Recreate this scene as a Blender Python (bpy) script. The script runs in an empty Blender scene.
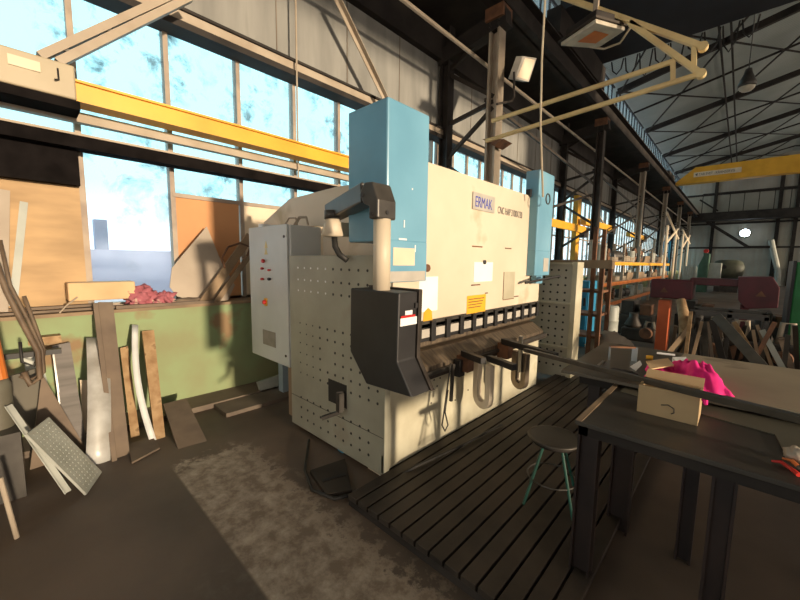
import bpy, math, random
from mathutils import Vector, Matrix
random.seed(7)
C = bpy.context.scene
COL = C.collection
PI = math.pi

# ------------------------------------------------------------------ view frame (camera orientation in the world)
RX = Vector((0.72694291, 0.68655024, 0.01424017))     # to the right
RD = Vector((0.08413526, -0.06846606, -0.99409942))   # downwards
RF = Vector((-0.68152422, 0.72385162, -0.107534))     # forwards
EYE = 1.6; FPX = 360.0
def _ray(u, v): return RX*((u-400)/FPX) + RD*((v-300)/FPX) + RF
def onX(u, v, c):
    r = _ray(u, v); k = c/r.x; return Vector((c, r.y*k, r.z*k+EYE))
def onY(u, v, c):
    r = _ray(u, v); k = c/r.y; return Vector((r.x*k, c, r.z*k+EYE))
def onZ(u, v, c):
    r = _ray(u, v); k = (c-EYE)/r.z; return Vector((r.x*k, r.y*k, c))

# ------------------------------------------------------------------ materials
MATS = {}
def mat(name, c1, c2=None, scale=4.0, rough=0.7, metal=0.0, bump=0.0, c3=None, c3_at=0.66, detail=6, stretch=(1,1,1), emit=None):
    if name in MATS: return MATS[name]
    m = bpy.data.materials.new(name); m.use_nodes = True
    nt = m.node_tree; b = nt.nodes['Principled BSDF']
    b.inputs['Roughness'].default_value = rough; b.inputs['Metallic'].default_value = metal
    if c2 is None: c2 = tuple(x*0.8 for x in c1)
    tc = nt.nodes.new('ShaderNodeTexCoord'); mp = nt.nodes.new('ShaderNodeMapping')
    mp.inputs['Scale'].default_value = stretch
    nt.links.new(tc.outputs['Object'], mp.inputs['Vector'])
    n = nt.nodes.new('ShaderNodeTexNoise'); n.inputs['Scale'].default_value = scale; n.inputs['Detail'].default_value = detail
    nt.links.new(mp.outputs['Vector'], n.inputs['Vector'])
    r = nt.nodes.new('ShaderNodeValToRGB')
    r.color_ramp.elements[0].position = 0.35; r.color_ramp.elements[1].position = 0.62
    r.color_ramp.elements[0].color = (*c2, 1); r.color_ramp.elements[1].color = (*c1, 1)
    if c3:
        e = r.color_ramp.elements.new(c3_at); e.color = (*c3, 1)
    nt.links.new(n.outputs['Fac'], r.inputs['Fac']); nt.links.new(r.outputs['Color'], b.inputs['Base Color'])
    if bump:
        bp = nt.nodes.new('ShaderNodeBump'); bp.inputs['Strength'].default_value = bump; bp.inputs['Distance'].default_value = 0.02
        nt.links.new(n.outputs['Fac'], bp.inputs['Height']); nt.links.new(bp.outputs['Normal'], b.inputs['Normal'])
    if emit:
        b.inputs['Emission Color'].default_value = (*emit[0], 1); b.inputs['Emission Strength'].default_value = emit[1]
    MATS[name] = m; return m

M = dict(
 beige=mat('beige_paint', (.70,.60,.47), (.60,.51,.385), 1.2, .5, 0, 0, (.50,.41,.27), .68),
 beige_dirty=mat('stained_beige_paint', (.60,.57,.44), (.42,.38,.27), 2.2, .55, 0, .05, (.50,.46,.33), .7),
 panel=mat('worn_grey_beige_paint', (.36,.35,.28), (.29,.28,.22), 2.5, .5, 0, 0, (.33,.30,.23), .7),
 cabinet=mat('pale_grey_paint', (.55,.57,.57), (.47,.49,.49), 2, .4),
 blue=mat('blue_paint', (.17,.39,.54), (.13,.32,.46), 1.5, .30, 0, 0, (.24,.40,.50), .70),
 black=mat('black_paint', (.02,.019,.02), (.012,.011,.012), 5, .5),
 charcoal=mat('charcoal_steel', (.075,.068,.06), (.045,.04,.036), 6, .42, .3),
 darksteel=mat('dark_steel', (.06,.046,.036), (.028,.022,.018), 3, .6, .3),
 truss=mat('dark_painted_steel', (.045,.038,.034), (.022,.019,.018), 2, .7),
 toolsteel=mat('tool_steel', (.27,.21,.15), (.14,.11,.085), 5, .4, .6, 0, None, .7, 6, (1,6,1)),
 steel=mat('bare_steel', (.52,.52,.50), (.30,.29,.27), 3, .28, .9),
 strip=mat('scuffed_bright_steel', (.62,.62,.60), (.36,.34,.31), 4, .4, .15),
 whitemetal=mat('white_painted_strip', (.72,.74,.74), (.6,.62,.62), 5, .4),
 rust=mat('rusty_steel', (.22,.10,.05), (.10,.05,.03), 6, .8, .1, .1),
 tan=mat('tan_painted_steel', (.42,.35,.27), (.34,.27,.2), 3, .6),
 mullion=mat('tan_window_bar', (.40,.32,.25), (.28,.22,.18), 5, .6),
 yellow=mat('yellow_paint', (.80,.42,.03), (.68,.34,.02), 2, .45),
 orange=mat('orange_paint', (.72,.22,.04), (.58,.16,.03), 3, .5),
 housing=mat('khaki_housing_paint', (.42,.35,.24), (.36,.30,.2), 2, .5),
 cement=mat('fibre_cement', (.29,.285,.265), (.21,.208,.195), 1.3, .85, 0, .05, (.24,.235,.22), .7, 8, (1,3,.4)),
 green=mat('flaking_green_wall_paint', (.25,.33,.17), (.24,.25,.13), 1.7, .8, 0, .15, (.26,.17,.09), .69, 9),
 brownwall=mat('plaster_wall', (.2,.16,.12), (.13,.10,.08), 2, .9, 0, .1),
 wood=mat('dusty_wood', (.30,.21,.13), (.2,.14,.09), 4, .8, 0, .1, None, .7, 6, (1,1,.15)),
 plank=mat('pale_brown_lumber', (.42,.28,.15), (.26,.15,.07), 9, .8, 0, .1, (.13,.07,.03), .72),
 dustboard=mat('dusty_brown_board', (.20,.15,.11), (.14,.105,.08), 4, .85),
 ply=mat('plywood', (.50,.33,.17), (.36,.235,.12), 1.5, .7, 0, .03, None, .7, 8, (1,1,4)),
 orangeboard=mat('orange_hardboard', (.62,.30,.13), (.55,.27,.12), 2, .75),
 greyboard=mat('dusty_grey_sheet', (.45,.38,.31), (.37,.31,.25), 2, .8),
 cream=mat('cream_board', (.78,.66,.5), (.68,.56,.42), 2, .8),
 card=mat('cardboard', (.66,.45,.25), (.56,.37,.2), 3, .8),
 boxwood=mat('box_board', (.50,.36,.20), (.43,.30,.16), 3, .7),
 pink=mat('magenta_cloth', (.95,.02,.30), (.75,.012,.20), 7, .8, 0, .2),
 pinkrag=mat('pink_rag', (.42,.14,.17), (.30,.08,.10), 9, .9, 0, .3, (.5,.36,.28), .64),
 white=mat('white_paper', (.85,.85,.85), (.78,.78,.78), 3, .8),
 red=mat('dark_red_paint', (.10,.010,.018), (.06,.008,.012), 3, .5),
 redbright=mat('red_plastic', (.6,.03,.02), (.5,.02,.02), 3, .4),
 greenpaint=mat('green_machine_paint', (.05,.12,.08), (.03,.08,.05), 3, .5),
 brightgreen=mat('bright_green_paint', (.02,.22,.06), (.015,.15,.04), 3, .5),
 teal=mat('green_stool_paint', (.02,.10,.075), (.015,.06,.045), 5, .4),
 bluecab=mat('blue_cabinet_paint', (.03,.27,.48), (.02,.2,.38), 3, .5),
 rubber=mat('black_rubber', (.02,.018,.016), (.012,.011,.01), 5, .6),
 hose=mat('brown_hose_rubber', (.16,.11,.07), (.09,.06,.04), 8, .6),
 rope=mat('pale_cord', (.45,.38,.28), (.35,.3,.22), 8, .8),
 letter=mat('blue_lettering', (.05,.07,.45), (.04,.05,.38), 5, .5),
 letterdark=mat('dark_lettering', (.10,.09,.10), (.08,.07,.08), 5, .5),
 labelgrey=mat('silver_label', (.48,.45,.40), (.4,.37,.33), 5, .5),
 tabletop=mat('oily_table_steel', (.075,.066,.055), (.042,.037,.032), 2.2, .5, .35, .03, (.12,.085,.055), .72),
 bigsheet=mat('brown_sheet_steel', (.40,.33,.24), (.30,.25,.175), 1.4, .5, .3, .0, (.12,.10,.075), .68),
 treadmat=mat('grey_tread_metal', (.46,.47,.43), (.37,.38,.34), 5, .5, .2),
 wellight=mat('work_light_lens', (.9,.95,1), None, 4, .5, 0, 0, None, .7, 6, (1,1,1), ((.75,.92,1.0), 25)),
 drum=mat('pale_drum_paint', (.42,.44,.40), (.33,.35,.32), 3, .5),
 lampglass=mat('dusty_lamp_glass', (.62,.56,.45), (.45,.4,.32), 6, .3),
)

M['soot'] = mat('soot_black_steel', (.012,.010,.010), (.006,.005,.005), 5, .95)
M['soot'].node_tree.nodes['Principled BSDF'].inputs['Specular IOR Level'].default_value = .05
M['truss'].node_tree.nodes['Principled BSDF'].inputs['Specular IOR Level'].default_value = .2
def floor_material():
    m = bpy.data.materials.new('worn_concrete_floor'); m.use_nodes = True
    nt = m.node_tree; N = nt.nodes; L = nt.links; b = N['Principled BSDF']
    tc = N.new('ShaderNodeTexCoord')
    n1 = N.new('ShaderNodeTexNoise'); n1.inputs['Scale'].default_value = 1.1; n1.inputs['Detail'].default_value = 8
    n2 = N.new('ShaderNodeTexNoise'); n2.inputs['Scale'].default_value = 9; n2.inputs['Detail'].default_value = 8; n2.inputs['Roughness'].default_value = .7
    L.new(tc.outputs['Object'], n1.inputs['Vector']); L.new(tc.outputs['Object'], n2.inputs['Vector'])
    r1 = N.new('ShaderNodeValToRGB'); r1.color_ramp.elements[0].position = .35; r1.color_ramp.elements[1].position = .65
    r1.color_ramp.elements[0].color = (.085,.062,.046,1); r1.color_ramp.elements[1].color = (.15,.108,.08,1)
    L.new(n1.outputs['Fac'], r1.inputs['Fac'])
    # worn pale strip of bare screed running beside the machine, with a ragged edge
    sx = N.new('ShaderNodeSeparateXYZ'); L.new(tc.outputs['Object'], sx.inputs['Vector'])
    def mth(op, a, bb):
        q = N.new('ShaderNodeMath'); q.operation = op
        for i, s in enumerate((a, bb)):
            if hasattr(s, 'is_linked') or hasattr(s, 'links'): L.new(s, q.inputs[i])
            else: q.inputs[i].default_value = s
        return q.outputs[0]
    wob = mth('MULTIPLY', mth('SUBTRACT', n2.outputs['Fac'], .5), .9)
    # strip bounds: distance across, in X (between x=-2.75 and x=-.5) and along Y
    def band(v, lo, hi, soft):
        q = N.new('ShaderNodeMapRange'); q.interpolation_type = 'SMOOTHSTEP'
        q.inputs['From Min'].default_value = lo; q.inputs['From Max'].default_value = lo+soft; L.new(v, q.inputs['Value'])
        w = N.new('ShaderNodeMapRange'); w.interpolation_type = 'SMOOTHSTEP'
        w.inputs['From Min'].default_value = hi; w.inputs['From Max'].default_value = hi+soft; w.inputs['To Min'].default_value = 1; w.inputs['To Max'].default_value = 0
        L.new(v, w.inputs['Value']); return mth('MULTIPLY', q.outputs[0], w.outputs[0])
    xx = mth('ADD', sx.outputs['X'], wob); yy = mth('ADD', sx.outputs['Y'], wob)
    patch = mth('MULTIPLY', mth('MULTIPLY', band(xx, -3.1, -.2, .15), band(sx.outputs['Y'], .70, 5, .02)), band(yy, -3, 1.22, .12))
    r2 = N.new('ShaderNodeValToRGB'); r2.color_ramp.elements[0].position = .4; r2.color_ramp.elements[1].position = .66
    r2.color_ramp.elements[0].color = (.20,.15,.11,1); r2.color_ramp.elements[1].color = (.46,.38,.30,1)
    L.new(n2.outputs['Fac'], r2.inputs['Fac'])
    # dark slab nearer the camera, its tone setting in gradually towards +X
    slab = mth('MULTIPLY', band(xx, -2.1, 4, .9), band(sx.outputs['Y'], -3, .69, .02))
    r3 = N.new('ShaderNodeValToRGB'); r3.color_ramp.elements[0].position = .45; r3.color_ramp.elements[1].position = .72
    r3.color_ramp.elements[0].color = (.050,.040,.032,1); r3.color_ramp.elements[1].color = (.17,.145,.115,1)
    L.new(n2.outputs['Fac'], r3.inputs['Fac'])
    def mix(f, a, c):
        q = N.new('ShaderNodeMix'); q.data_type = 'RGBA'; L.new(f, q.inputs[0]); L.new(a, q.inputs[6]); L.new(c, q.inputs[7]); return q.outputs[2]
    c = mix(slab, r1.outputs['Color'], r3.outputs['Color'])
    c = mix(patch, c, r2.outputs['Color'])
    L.new(c, b.inputs['Base Color']); b.inputs['Roughness'].default_value = .62
    bp = N.new('ShaderNodeBump'); bp.inputs['Strength'].default_value = .25; bp.inputs['Distance'].default_value = .01
    L.new(n2.outputs['Fac'], bp.inputs['Height']); L.new(bp.outputs['Normal'], b.inputs['Normal'])
    return m

def glass_material(name, tint, haze, scale):
    m = bpy.data.materials.new(name); m.use_nodes = True
    nt = m.node_tree; N = nt.nodes; L = nt.links
    N.remove(N['Principled BSDF']); out = N['Material Output']
    tr = N.new('ShaderNodeBsdfTransparent'); tr.inputs['Color'].default_value = (*tint, 1)
    tl = N.new('ShaderNodeBsdfTranslucent'); tl.inputs['Color'].default_value = (.85,.95,1,1)
    df = N.new('ShaderNodeBsdfDiffuse'); df.inputs['Color'].default_value = (.10,.18,.26,1)
    tc = N.new('ShaderNodeTexCoord')
    n = N.new('ShaderNodeTexNoise'); n.inputs['Scale'].default_value = scale; n.inputs['Detail'].default_value = 9; n.inputs['Roughness'].default_value = .65
    n.inputs['Distortion'].default_value = .35
    L.new(tc.outputs['Object'], n.inputs['Vector'])
    mr = N.new('ShaderNodeMapRange'); mr.inputs['From Min'].default_value = .50; mr.inputs['From Max'].default_value = .72
    mr.inputs['To Max'].default_value = .95; L.new(n.outputs['Fac'], mr.inputs['Value'])
    n3 = N.new('ShaderNodeTexNoise'); n3.inputs['Scale'].default_value = scale*.3; L.new(tc.outputs['Object'], n3.inputs['Vector'])
    mr3 = N.new('ShaderNodeMapRange'); mr3.inputs['From Min'].default_value = .42; mr3.inputs['From Max'].default_value = .62; L.new(n3.outputs['Fac'], mr3.inputs['Value'])
    q = N.new('ShaderNodeMath'); q.operation = 'MULTIPLY'; L.new(mr.outputs[0], q.inputs[0]); L.new(mr3.outputs[0], q.inputs[1])
    s1 = N.new('ShaderNodeMixShader'); s1.inputs[0].default_value = haze; L.new(tr.outputs[0], s1.inputs[1]); L.new(tl.outputs[0], s1.inputs[2])
    s2 = N.new('ShaderNodeMixShader'); L.new(q.outputs[0], s2.inputs[0]); L.new(s1.outputs[0], s2.inputs[1]); L.new(df.outputs[0], s2.inputs[2])
    L.new(s2.outputs[0], out.inputs['Surface'])
    return m
GLASS = glass_material('dirty_window_glass', (.95,1,1), .12, 5)
GLASS2 = glass_material('clear_lower_glass', (1,1,1), .06, 3)

def corrugated(name, c1, c2, axis, freq):
    m = mat(name, c1, c2, .6, .7)
    nt = m.node_tree; N = nt.nodes; L = nt.links; b = N['Principled BSDF']
    w = N.new('ShaderNodeTexWave'); w.bands_direction = axis; w.inputs['Scale'].default_value = freq
    tc = N.new('ShaderNodeTexCoord'); L.new(tc.outputs['Object'], w.inputs['Vector'])
    bp = N.new('ShaderNodeBump'); bp.inputs['Strength'].default_value = .6; bp.inputs['Distance'].default_value = .03
    L.new(w.outputs['Fac'], bp.inputs['Height']); L.new(bp.outputs['Normal'], b.inputs['Normal'])
    return m
ROOF = corrugated('corrugated_roof_sheet', (.42,.46,.44), (.34,.38,.36), 'Y', 2.2)
ENDWALL = corrugated('corrugated_wall_sheet', (.40,.39,.34), (.32,.31,.27), 'X', .8)

# ------------------------------------------------------------------ mesh helpers
class MB:
    def __init__(s): s.v = []; s.f = []
    def add(s, vs, fs):
        o = len(s.v); s.v += [Vector(p) for p in vs]; s.f += [tuple(i+o for i in f) for f in fs]; return s
    def box(s, x0, x1, y0, y1, z0, z1):
        return s.add([(x0,y0,z0),(x1,y0,z0),(x1,y1,z0),(x0,y1,z0),(x0,y0,z1),(x1,y0,z1),(x1,y1,z1),(x0,y1,z1)],
                     [(0,3,2,1),(4,5,6,7),(0,1,5,4),(1,2,6,5),(2,3,7,6),(3,0,4,7)])
    def bar(s, p, q, w, h, up=(0,0,1)):
        p = Vector(p); q = Vector(q); d = (q-p).normalized(); up = Vector(up)
        if abs(d.dot(up)) > .99: up = Vector((1,0,0))
        a = d.cross(up).normalized(); b = a.cross(d).normalized()
        a *= w/2; b *= h/2
        return s.add([p-a-b,p+a-b,p+a+b,p-a+b,q-a-b,q+a-b,q+a+b,q-a+b],
                     [(0,1,2,3),(7,6,5,4),(0,4,5,1),(1,5,6,2),(2,6,7,3),(3,7,4,0)])
    def angle(s, p, q, w, t=.008, up=(0,0,1)):          # L-profile
        p = Vector(p); q = Vector(q); d = (q-p).normalized(); up = Vector(up)
        if abs(d.dot(up)) > .99: up = Vector((1,0,0))
        a = d.cross(up).normalized(); b = a.cross(d).normalized()
        s.bar(p+a*(w/2), q+a*(w/2), w, t, up); s.bar(p+b*(w/2), q+b*(w/2), t, w, up); return s
    def ibeam(s, p, q, w, h, t=.012, up=(0,0,1)):
        p = Vector(p); q = Vector(q); d = (q-p).normalized(); upv = Vector(up)
        if abs(d.dot(upv)) > .99: upv = Vector((1,0,0))
        a = d.cross(upv).normalized(); b = a.cross(d).normalized()
        s.bar(p, q, t, h, up); s.bar(p+b*(h/2-t/2), q+b*(h/2-t/2), w, t, up); s.bar(p-b*(h/2-t/2), q-b*(h/2-t/2), w, t, up); return s
    def tube(s, pts, r, n=8, closed=False):
        pts = [Vector(p) for p in pts]; rings = []; up = None
        for i, p in enumerate(pts):
            if closed: d = pts[(i+1) % len(pts)]-pts[i-1]
            else: d = pts[min(i+1, len(pts)-1)]-pts[max(i-1, 0)]
            d.normalize()
            if up is None: up = Vector((0,0,1)) if abs(d.z) < .9 else Vector((1,0,0))
            a = d.cross(up).normalized(); b = a.cross(d).normalized(); up = b
            rr = r[i] if isinstance(r, (list, tuple)) else r
            rings.append([p+a*(rr*math.cos(2*PI*k/n))+b*(rr*math.sin(2*PI*k/n)) for k in range(n)])
        vs = [q for R_ in rings for q in R_]; m = len(rings); fs = []
        for i in range(m if closed else m-1):
            for k in range(n):
                i2 = (i+1) % m
                fs.append((i*n+k, i*n+(k+1) % n, i2*n+(k+1) % n, i2*n+k))
        if not closed: fs += [tuple(range(n))[::-1], tuple((m-1)*n+k for k in range(n))]
        return s.add(vs, fs)
    def lathe(s, c, prof, n=20, axis='z'):
        c = Vector(c); vs = []; fs = []
        for (r, h) in prof:
            for k in range(n):
                a = 2*PI*k/n; x, y = r*math.cos(a), r*math.sin(a)
                vs.append(c+(Vector((x,y,h)) if axis == 'z' else Vector((h,x,y)) if axis == 'x' else Vector((y,h,x))))
        m = len(prof)
        for i in range(m-1):
            for k in range(n): fs.append((i*n+k, i*n+(k+1) % n, (i+1)*n+(k+1) % n, (i+1)*n+k))
        fs += [tuple(range(n))[::-1], tuple((m-1)*n+k for k in range(n))]
        return s.add(vs, fs)
    def prism(s, pts, vec):                              # planar outline pushed along vec
        pts = [Vector(p) for p in pts]; vec = Vector(vec); n = len(pts)
        return s.add(pts+[p+vec for p in pts], [tuple(range(n))[::-1], tuple(range(n, 2*n))]+[(i, (i+1) % n, n+(i+1) % n, n+i) for i in range(n)])
    def build(s, name, m, parent=None, bevel=0, smooth=False, kind=None, label=None):
        me = bpy.data.meshes.new(name)
        off = Matrix.Identity(4)
        if parent is not None:
            chain = Matrix.Identity(4); o = parent
            while o is not None:
                chain = (Matrix.Translation(o.location) @ o.rotation_euler.to_matrix().to_4x4()) @ chain; o = o.parent
            off = chain.inverted()
        vs = [off @ p for p in s.v]
        org = Vector((0,0,0))
        if parent is None:
            xs = [p.x for p in vs]; ys = [p.y for p in vs]; zs = [p.z for p in vs]
            if kind != 'structure': org = Vector(((min(xs)+max(xs))/2, (min(ys)+max(ys))/2, min(zs)))
        me.from_pydata([tuple(p-org) for p in vs], [], s.f)
        import bmesh
        bm = bmesh.new(); bm.from_mesh(me); bmesh.ops.recalc_face_normals(bm, faces=bm.faces); bm.to_mesh(me); bm.free()
        me.materials.append(m)
        if smooth:
            for p in me.polygons: p.use_smooth = len(p.vertices) == 4
        o = bpy.data.objects.new(name, me); COL.objects.link(o); o.location = org
        if parent is not None: o.parent = parent
        if kind: o['kind'] = kind
        if label: o['label'] = label
        if bevel:
            b = o.modifiers.new('Bevel', 'BEVEL'); b.width = bevel; b.segments = 2; b.limit_method = 'ANGLE'
        return o

def thing(name, label, cat, loc=(0,0,0), rz=0, group=None):
    o = bpy.data.objects.new(name, None); COL.objects.link(o); o.empty_display_size = .1
    o.location = loc; o.rotation_euler = (0,0,rz); o['label'] = label; o['category'] = cat
    if group: o['group'] = group
    return o
def tag(o, label, cat, group=None):
    o['label'] = label; o['category'] = cat
    if group: o['group'] = group
    return o
def dup(root, loc, rz=0, label=None, scale=1.0):
    def cp(o, par):
        c = o.copy(); COL.objects.link(c); c.parent = par
        for ch in [x for x in bpy.data.objects if x.parent == o]: cp(ch, c)
        return c
    kids = [x for x in bpy.data.objects if x.parent == root]
    r = root.copy(); COL.objects.link(r); r.location = loc; r.rotation_euler = (0,0,rz); r.scale = (scale,)*3
    if label: r['label'] = label
    for k in kids: cp(k, r)
    return r
def struct(name, mb, m, parent=None, bevel=0): return mb.build(name, m, parent, bevel, kind='structure')
def text(name, s, size, loc, rot, m, parent, ext=.001, xs=1.0, align='LEFT'):
    cu = bpy.data.curves.new(name, 'FONT'); cu.body = s; cu.size = size; cu.extrude = ext; cu.align_x = align
    o = bpy.data.objects.new(name, cu); COL.objects.link(o); o.data.materials.append(m)
    o.location = Vector(loc)-(parent.location if parent else Vector((0,0,0))); o.rotation_euler = rot; o.scale = (xs,1,1)
    bpy.context.view_layer.update()
    me = bpy.data.meshes.new_from_object(o.evaluated_get(bpy.context.evaluated_depsgraph_get())); me.name = name
    n = bpy.data.objects.new(name, me); COL.objects.link(n); n.location = o.location; n.rotation_euler = o.rotation_euler; n.scale = o.scale
    if not me.materials: me.materials.append(m)
    bpy.data.objects.remove(o); n.name = name
    if parent: n.parent = parent
    return n
ROT_FX = (PI/2, 0, PI/2)     # lettering standing on a face that looks towards +X
ROT_FY = (PI/2, 0, 0)        # lettering standing on a face that looks towards -Y
ORD = ['first','second','third','fourth','fifth','sixth','seventh','eighth','ninth','tenth','eleventh','twelfth','thirteenth','fourteenth','fifteenth','sixteenth','seventeenth','eighteenth','nineteenth','twentieth']

# ================================================================== THE HALL
HALL_END = 44.0; XW = -4.75; XR = 9.0; YB = -7.0
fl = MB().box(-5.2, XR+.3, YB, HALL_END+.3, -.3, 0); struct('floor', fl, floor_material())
# left wall: green parapet with sill, fibre cement above the windows
w = MB().box(-4.95, -4.35, YB, HALL_END, 0, 1.07)
struct('wall_left', w, M['green'])
w = MB().box(-4.95, -4.62, YB, HALL_END, 4.2, 7.7); struct('wall_left', w, M['cement'])
pj = MB()
for k in range(-5, 38): pj.box(-4.622, -4.612, .2+k*1.15, .2+k*1.15+.012, 4.3, 5.6)
struct('trim_1', pj, M['brownwall'])
pl = MB().box(-4.36, -4.0, YB, 8, 0, .055).box(-4.02, -3.66, 1.35, 8, 0, .04)
struct('baseboard_left', pl, M['brownwall'])
# lintel: dark steel below, tan band, dark line above
struct('trim_2', MB().box(-4.72, -4.47, YB, HALL_END, 4.0, 4.07), M['truss'])
struct('trim_3', MB().box(-4.62, -4.50, YB, HALL_END, 4.07, 4.18), M['tan'])
struct('trim_4', MB().box(-4.66, -4.47, YB, HALL_END, 4.18, 4.21), M['truss'])
# back wall behind the camera, right wall with a long opening for the evening sun, end wall
struct('wall_back', MB().box(-5.2, -4.0, YB-.3, YB, 0, 9.4).box(2.5, XR, YB-.3, YB, 0, 9.4).box(-4.0, 2.5, YB-.3, YB, 4.6, 9.4), M['cement'])
struct('wall_right', MB().box(XR, XR+.3, YB, HALL_END, 0, 1.12), M['cement'])
struct('wall_right', MB().box(XR, XR+.3, 10, HALL_END, .9, 2.2).box(XR, XR+.3, 10, HALL_END, 4.6, 6.4).box(XR, XR+.3, YB, 10, 6.4, 9.4).box(XR, XR+.3, 10, HALL_END, 6.4, 7.4), M['cement'])
rp = MB()
for k in range(9): rp.box(XR, XR+.3, -7+k*6.35+.2, -7+k*6.35+.45, .9, 6.4)
struct('trim_5', rp, M['truss'])
struct('wall_end', MB().box(-5.2, XR, HALL_END, HALL_END+.3, 0, 11.5), ENDWALL)
g = MB()
for z in (3.22, 5.35, 8.0): g.box(-4.6, XR, HALL_END-.16, HALL_END, z-.07, z+.07)
for x in (-2.2, 1.9, 2.9, 6.0): g.box(x-.12, x+.12, HALL_END-.2, HALL_END, 0, 10.5)
struct('trim_6', g, M['truss'])
struct('trim_7', MB().box(-4.6, XR, HALL_END-1.6, HALL_END-.2, 5.55, 6.15), M['truss'])
# roof: pitched sheet, ridge over the middle of the hall
EAVE, RIDGE, XM = 9.4, 11.0, 2.2
rf = MB().prism([(-5.2,YB,EAVE-.1),(XM,YB,RIDGE),(XR+.5,YB,EAVE-.1),(XR+.5,YB,EAVE+.1),(XM,YB,RIDGE+.2),(-5.2,YB,EAVE+.1)], (0,HALL_END-YB+.3,0))
struct('ceiling', rf, ROOF)
# ---- glazing: one window per bay between wall posts
BAY = 6.38; POST0 = 5.97
def pane(x, y0, y1, z0, z1, par, g=GLASS, t=.006):
    MB().box(x-t/2, x+t/2, y0, y1, z0, z1).build('pane', g, par)
wn = 0
def window(y0, y1, z0, z1, step, name, first=None, low=None, gx=XW, mw=.045, zt=()):
    fr = MB()
    fr.box(gx-.04, gx+.05, y0, y1, z1-.04, z1); fr.box(gx-.04, gx+.05, y0, y1, z0, z0+.05)
    y = y0 if first is None else first
    while y < y1+.01:
        fr.box(gx-.03, gx+.03, y-mw/2, y+mw/2, z0, z1); y += step
    for z in zt: fr.box(gx-.03, gx+.03, y0, y1, z-.02, z+.02)
    fo = struct(name, fr, M['mullion'] if z1 < 6 else M['truss'])
    pane(gx, y0, y1, z0, z1, fo, GLASS if z1 < 6 else GLASS2)
    return fo
# near bay: mullions .77 apart, with lower lights partly boarded
fr = MB()
ms = [.485+.768*k for k in range(-4, 8)]
for y in ms:
    fr.box(XW-.05, XW+.06, y-.024, y+.024, 1.07, 4.05)
for (a, b_, z) in ((1.25, 5.9, 2.30),): fr.box(XW-.03, XW+.07, a, b_, z-.02, z+.025)
fr.box(XW-.03, XW+.05, -3, 5.9, 1.07, 1.13)
w1 = struct('window_1', fr, M['mullion'])
for i in range(len(ms)-1):
    a, b_ = ms[i]+.02, ms[i+1]-.02
    pane(XW, a, b_, 2.6, 4.05, w1)
    if abs(ms[i]-.485) < .01: pane(XW, a, b_, 1.1, 2.6, w1, GLASS2)
    elif ms[i] > 1: pane(XW, a, b_, 2.3, 2.6, w1)
struct('wall_left', MB().box(-4.8, -4.7, YB, -2.6, 1.07, 4.05), M['brownwall'])
k = 2
y = POST0
while y < HALL_END-2:
    y1 = min(y+BAY, HALL_END)
    low = 1.07
    window(y+.1, y1-.1, low, 4.05, .56, 'window_%d' % k, None, None, XW, .07 if k < 4 else .09, (2.55,))
    k += 1; y += BAY
# clerestory strip above the crane runway
y = 6.2
while y < HALL_END-1:
    window(y, y+BAY-.5, 7.72, EAVE-.12, .62, 'window_%d' % k, None, None, -4.7, .035)
    k += 1; y += BAY
struct('wall_left', MB().box(-4.95, -4.6, YB, 6.2, 7.7, EAVE), M['cement'])
# roof framing: rafters, purlins (fixed structure of the hall)
def roofz(x): return RIDGE-(abs(x-XM)/(XM+4.6))*(RIDGE-EAVE)
tr = MB()
for i in range(0, 8):
    y = POST0+BAY*(i-1)
    tr.bar((-4.6,y,roofz(-4.6)-.25),(XM,y,RIDGE-.35),.16,.24); tr.bar((XM,y,RIDGE-.35),(XR,y,roofz(XR)-.25),.16,.24)
struct('trim_8', tr, M['truss'])
tr = MB()
for i in range(0, 7):
    y = POST0+BAY*(i-1)
    tr.bar((-4.6,y+BAY/2,roofz(-4.6)-.2),(XM,y+BAY/2,RIDGE-.3),.05,.08); tr.bar((XM,y+BAY/2,RIDGE-.3),(XR,y+BAY/2,roofz(XR)-.2),.05,.08)
    for (xa, xb) in ((-4.5,-1.1),(-1.1,2.2)):
        tr.bar((xa,y,roofz(xa)-.3),(xb,y+BAY,roofz(xb)-.3),.05,.05); tr.bar((xb,y,roofz(xb)-.3),(xa,y+BAY,roofz(xa)-.3),.05,.05)
for x in (-1.25,-.95): tr.bar((x,YB,roofz(x)-.45),(x,HALL_END,roofz(x)-.45),.06,.08)
struct('trim_9', tr, M['truss'])

# ---- outside: a pale building with a chimney seen through the lower light
o = thing('outside_building', 'pale block with a square chimney seen through the big lower window pane', 'building', (-22, 2, 0))
p0 = onX(122, 250, -22); p1 = onX(88, 246, -22); c0 = onX(94, 219, -22); c1 = onX(107, 219, -22)
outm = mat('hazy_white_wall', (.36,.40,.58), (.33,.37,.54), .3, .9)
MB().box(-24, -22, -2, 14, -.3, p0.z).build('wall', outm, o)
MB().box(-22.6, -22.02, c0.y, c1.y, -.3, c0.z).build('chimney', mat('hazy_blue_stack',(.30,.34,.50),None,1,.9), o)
struct('floor', MB().box(-60, -4.96, -30, 60, -.5, -.3), mat('outside_ground', (.6,.62,.7), (.5,.52,.6), .4, .9))

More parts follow.
